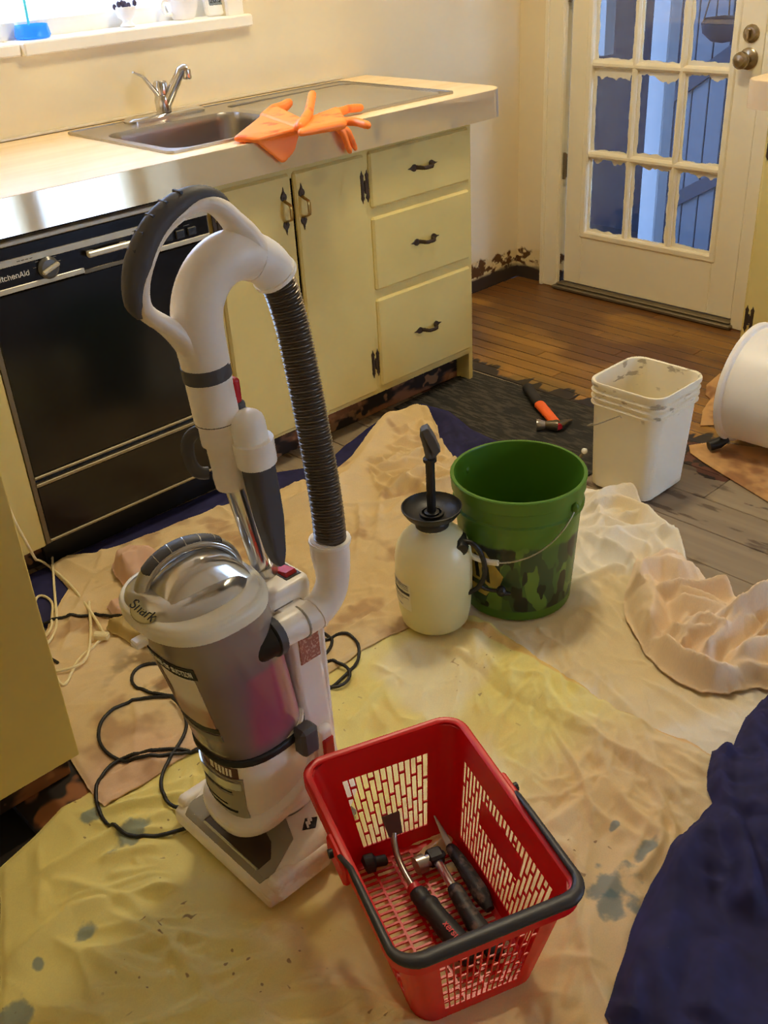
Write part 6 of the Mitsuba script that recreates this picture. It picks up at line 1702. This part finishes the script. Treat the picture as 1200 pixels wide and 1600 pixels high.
# ------------------------------------------------------------------ white flex trailing from the worktop to the floor
wc = thing('extension_cord', 'cream white flex hanging past the yellow filler and looping over the tan drop cloth', 'cord')
wA = [(0.56, 1.93, 0.90), (0.585, 1.90, 0.60)] + [(0.686,1.980,0.357),(0.695,1.980,0.282),(0.708,1.980,0.213)] + [(0.735, 2.02, 0.10)]
P_ = [np.array(q) for q in wA[:2]] + [np.array(q) for q in wA[2:5]] + [np.array((*q, 0.018)) for q in [(0.813,2.183),(0.811,2.086),(0.795,1.963),(0.768,1.835),(0.756,1.786)]]
put(wc, 'flex', sweep(spl(P_, 90), 0.0034, 8), 'm_cord_white', 60)


def floor_cord(l, z=0.012, n=70):
    return sweep(cord(l, z, n, 0.0032), 0.0032, 8)


put(wc, 'flex', floor_cord([(0.750,1.800),(0.712,1.790),(0.670,1.771),(0.613,1.723),(0.614,1.759)]), 'm_cord_white', 60)
put(wc, 'flex', floor_cord([(0.801,1.945),(0.751,1.852),(0.712,1.790),(0.674,1.756),(0.645,1.760),(0.616,1.775)], 0.016), 'm_cord_white', 60)
put(wc, 'flex', floor_cord([(0.848,2.216),(0.803,2.125),(0.734,1.982),(0.688,1.904),(0.651,1.875)], 0.016), 'm_cord_white', 60)
put(wc, 'flex', floor_cord([(0.712,2.045),(0.739,2.066),(0.745,2.035),(0.721,1.977),(0.678,1.915),(0.656,1.904)], 0.014), 'm_cord_white', 60)
put(wc, 'plug', cbox(-0.018, 0.018, -0.009, 0.009, -0.008, 0.008, 0.003).apply_transform(frame((*[(0.750,1.800)][0], 0.024), (0.6, -0.8, 0), (0.8, 0.6, 0))), 'm_cord_white', False)

# ------------------------------------------------------------------ what stands outside the glazed door: a roofed side porch
XO = XD + TH
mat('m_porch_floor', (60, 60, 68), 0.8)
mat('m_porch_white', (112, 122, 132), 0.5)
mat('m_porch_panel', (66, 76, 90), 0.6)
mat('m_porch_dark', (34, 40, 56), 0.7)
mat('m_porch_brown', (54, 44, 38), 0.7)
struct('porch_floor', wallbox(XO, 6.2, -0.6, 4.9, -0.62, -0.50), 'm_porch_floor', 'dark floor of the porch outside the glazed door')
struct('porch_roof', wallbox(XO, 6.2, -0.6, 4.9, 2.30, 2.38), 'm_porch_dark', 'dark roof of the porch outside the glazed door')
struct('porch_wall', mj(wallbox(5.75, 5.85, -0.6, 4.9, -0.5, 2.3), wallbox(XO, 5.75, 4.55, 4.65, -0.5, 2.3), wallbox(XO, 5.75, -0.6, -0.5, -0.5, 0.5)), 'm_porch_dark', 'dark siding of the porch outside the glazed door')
pp = thing('porch_post', 'pale post standing outside behind the middle panes of the glazed door', 'post')
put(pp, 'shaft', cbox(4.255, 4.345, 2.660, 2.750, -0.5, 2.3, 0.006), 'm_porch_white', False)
put(pp, 'base', cbox(4.235, 4.365, 2.640, 2.770, -0.5, -0.38, 0.006), 'm_porch_white', False)
pq = thing('porch_post', 'dark brown post between pale strips outside behind the upper pane nearest the hinges', 'post')
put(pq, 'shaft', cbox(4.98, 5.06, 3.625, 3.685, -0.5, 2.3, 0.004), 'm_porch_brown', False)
put(pq, 'trim', cbox(4.97, 5.00, 3.688, 3.70, 0.62, 2.3, 0.002), 'm_porch_white', False)
put(pq, 'trim', cbox(4.97, 5.06, 3.50, 3.565, 0.66, 2.3, 0.003), 'm_porch_white', False)
pn = thing('panel_fence', 'grey grooved board screen outside behind the panes nearest the knob', 'fence')
for k in range(5):
    y0 = 2.60 + 0.094 * k
    put(pn, 'board', cbox(5.02, 5.05, y0 + 0.002, y0 + 0.092, -0.5, 2.3, 0.004), 'm_porch_panel', False)
put(pn, 'edge_post', cbox(4.99, 5.05, 2.49, 2.598, -0.5, 2.3, 0.004), 'm_porch_dark', False)
for z0, z1 in ((0.55, 0.80), (-0.02, 0.18)):
    r = prism(sg.Polygon([(2.60, z1 - 0.02), (3.07, z0 - 0.10), (3.07, z0 - 0.02), (2.60, z1 + 0.06)]), 0.025, frame((4.992, 0, 0), (0, 1, 0), (0, 0, 1)))
    put(pn, 'rail', r, 'm_porch_dark', False)
hb_ = thing('hanging_basket', 'dark round basket on strings outside behind the upper pane nearest the knob', 'basket')
bc_ = np.array((4.6, 2.60, 0.88))
put(hb_, 'bowl', lathe([(0.0, -0.085), (0.05, -0.075), (0.09, -0.04), (0.10, 0.0), (0.085, 0.02), (0.0, 0.03)], bc_, 28), 'm_porch_dark', 40)
for t in (0.3, 2.4, 4.5):
    put(hb_, 'string', sweep([bc_ + (0.095 * math.cos(t), 0.095 * math.sin(t), 0.0), bc_ + (0, 0, 0.42)], 0.004, 6), 'm_porch_brown', 40)
put(hb_, 'hook', sweep([bc_ + (0, 0, 0.41), bc_ + (0, 0, 1.42)], 0.004, 6), 'm_porch_brown', 40)

# the veranda roof over the garden door, behind the camera
struct('veranda_roof', wallbox(1.2, XD + 0.8, YB - 2.6, YB - TH - 0.01, 2.22, 2.30), 'm_porch_dark', 'roof of the veranda outside the garden door')
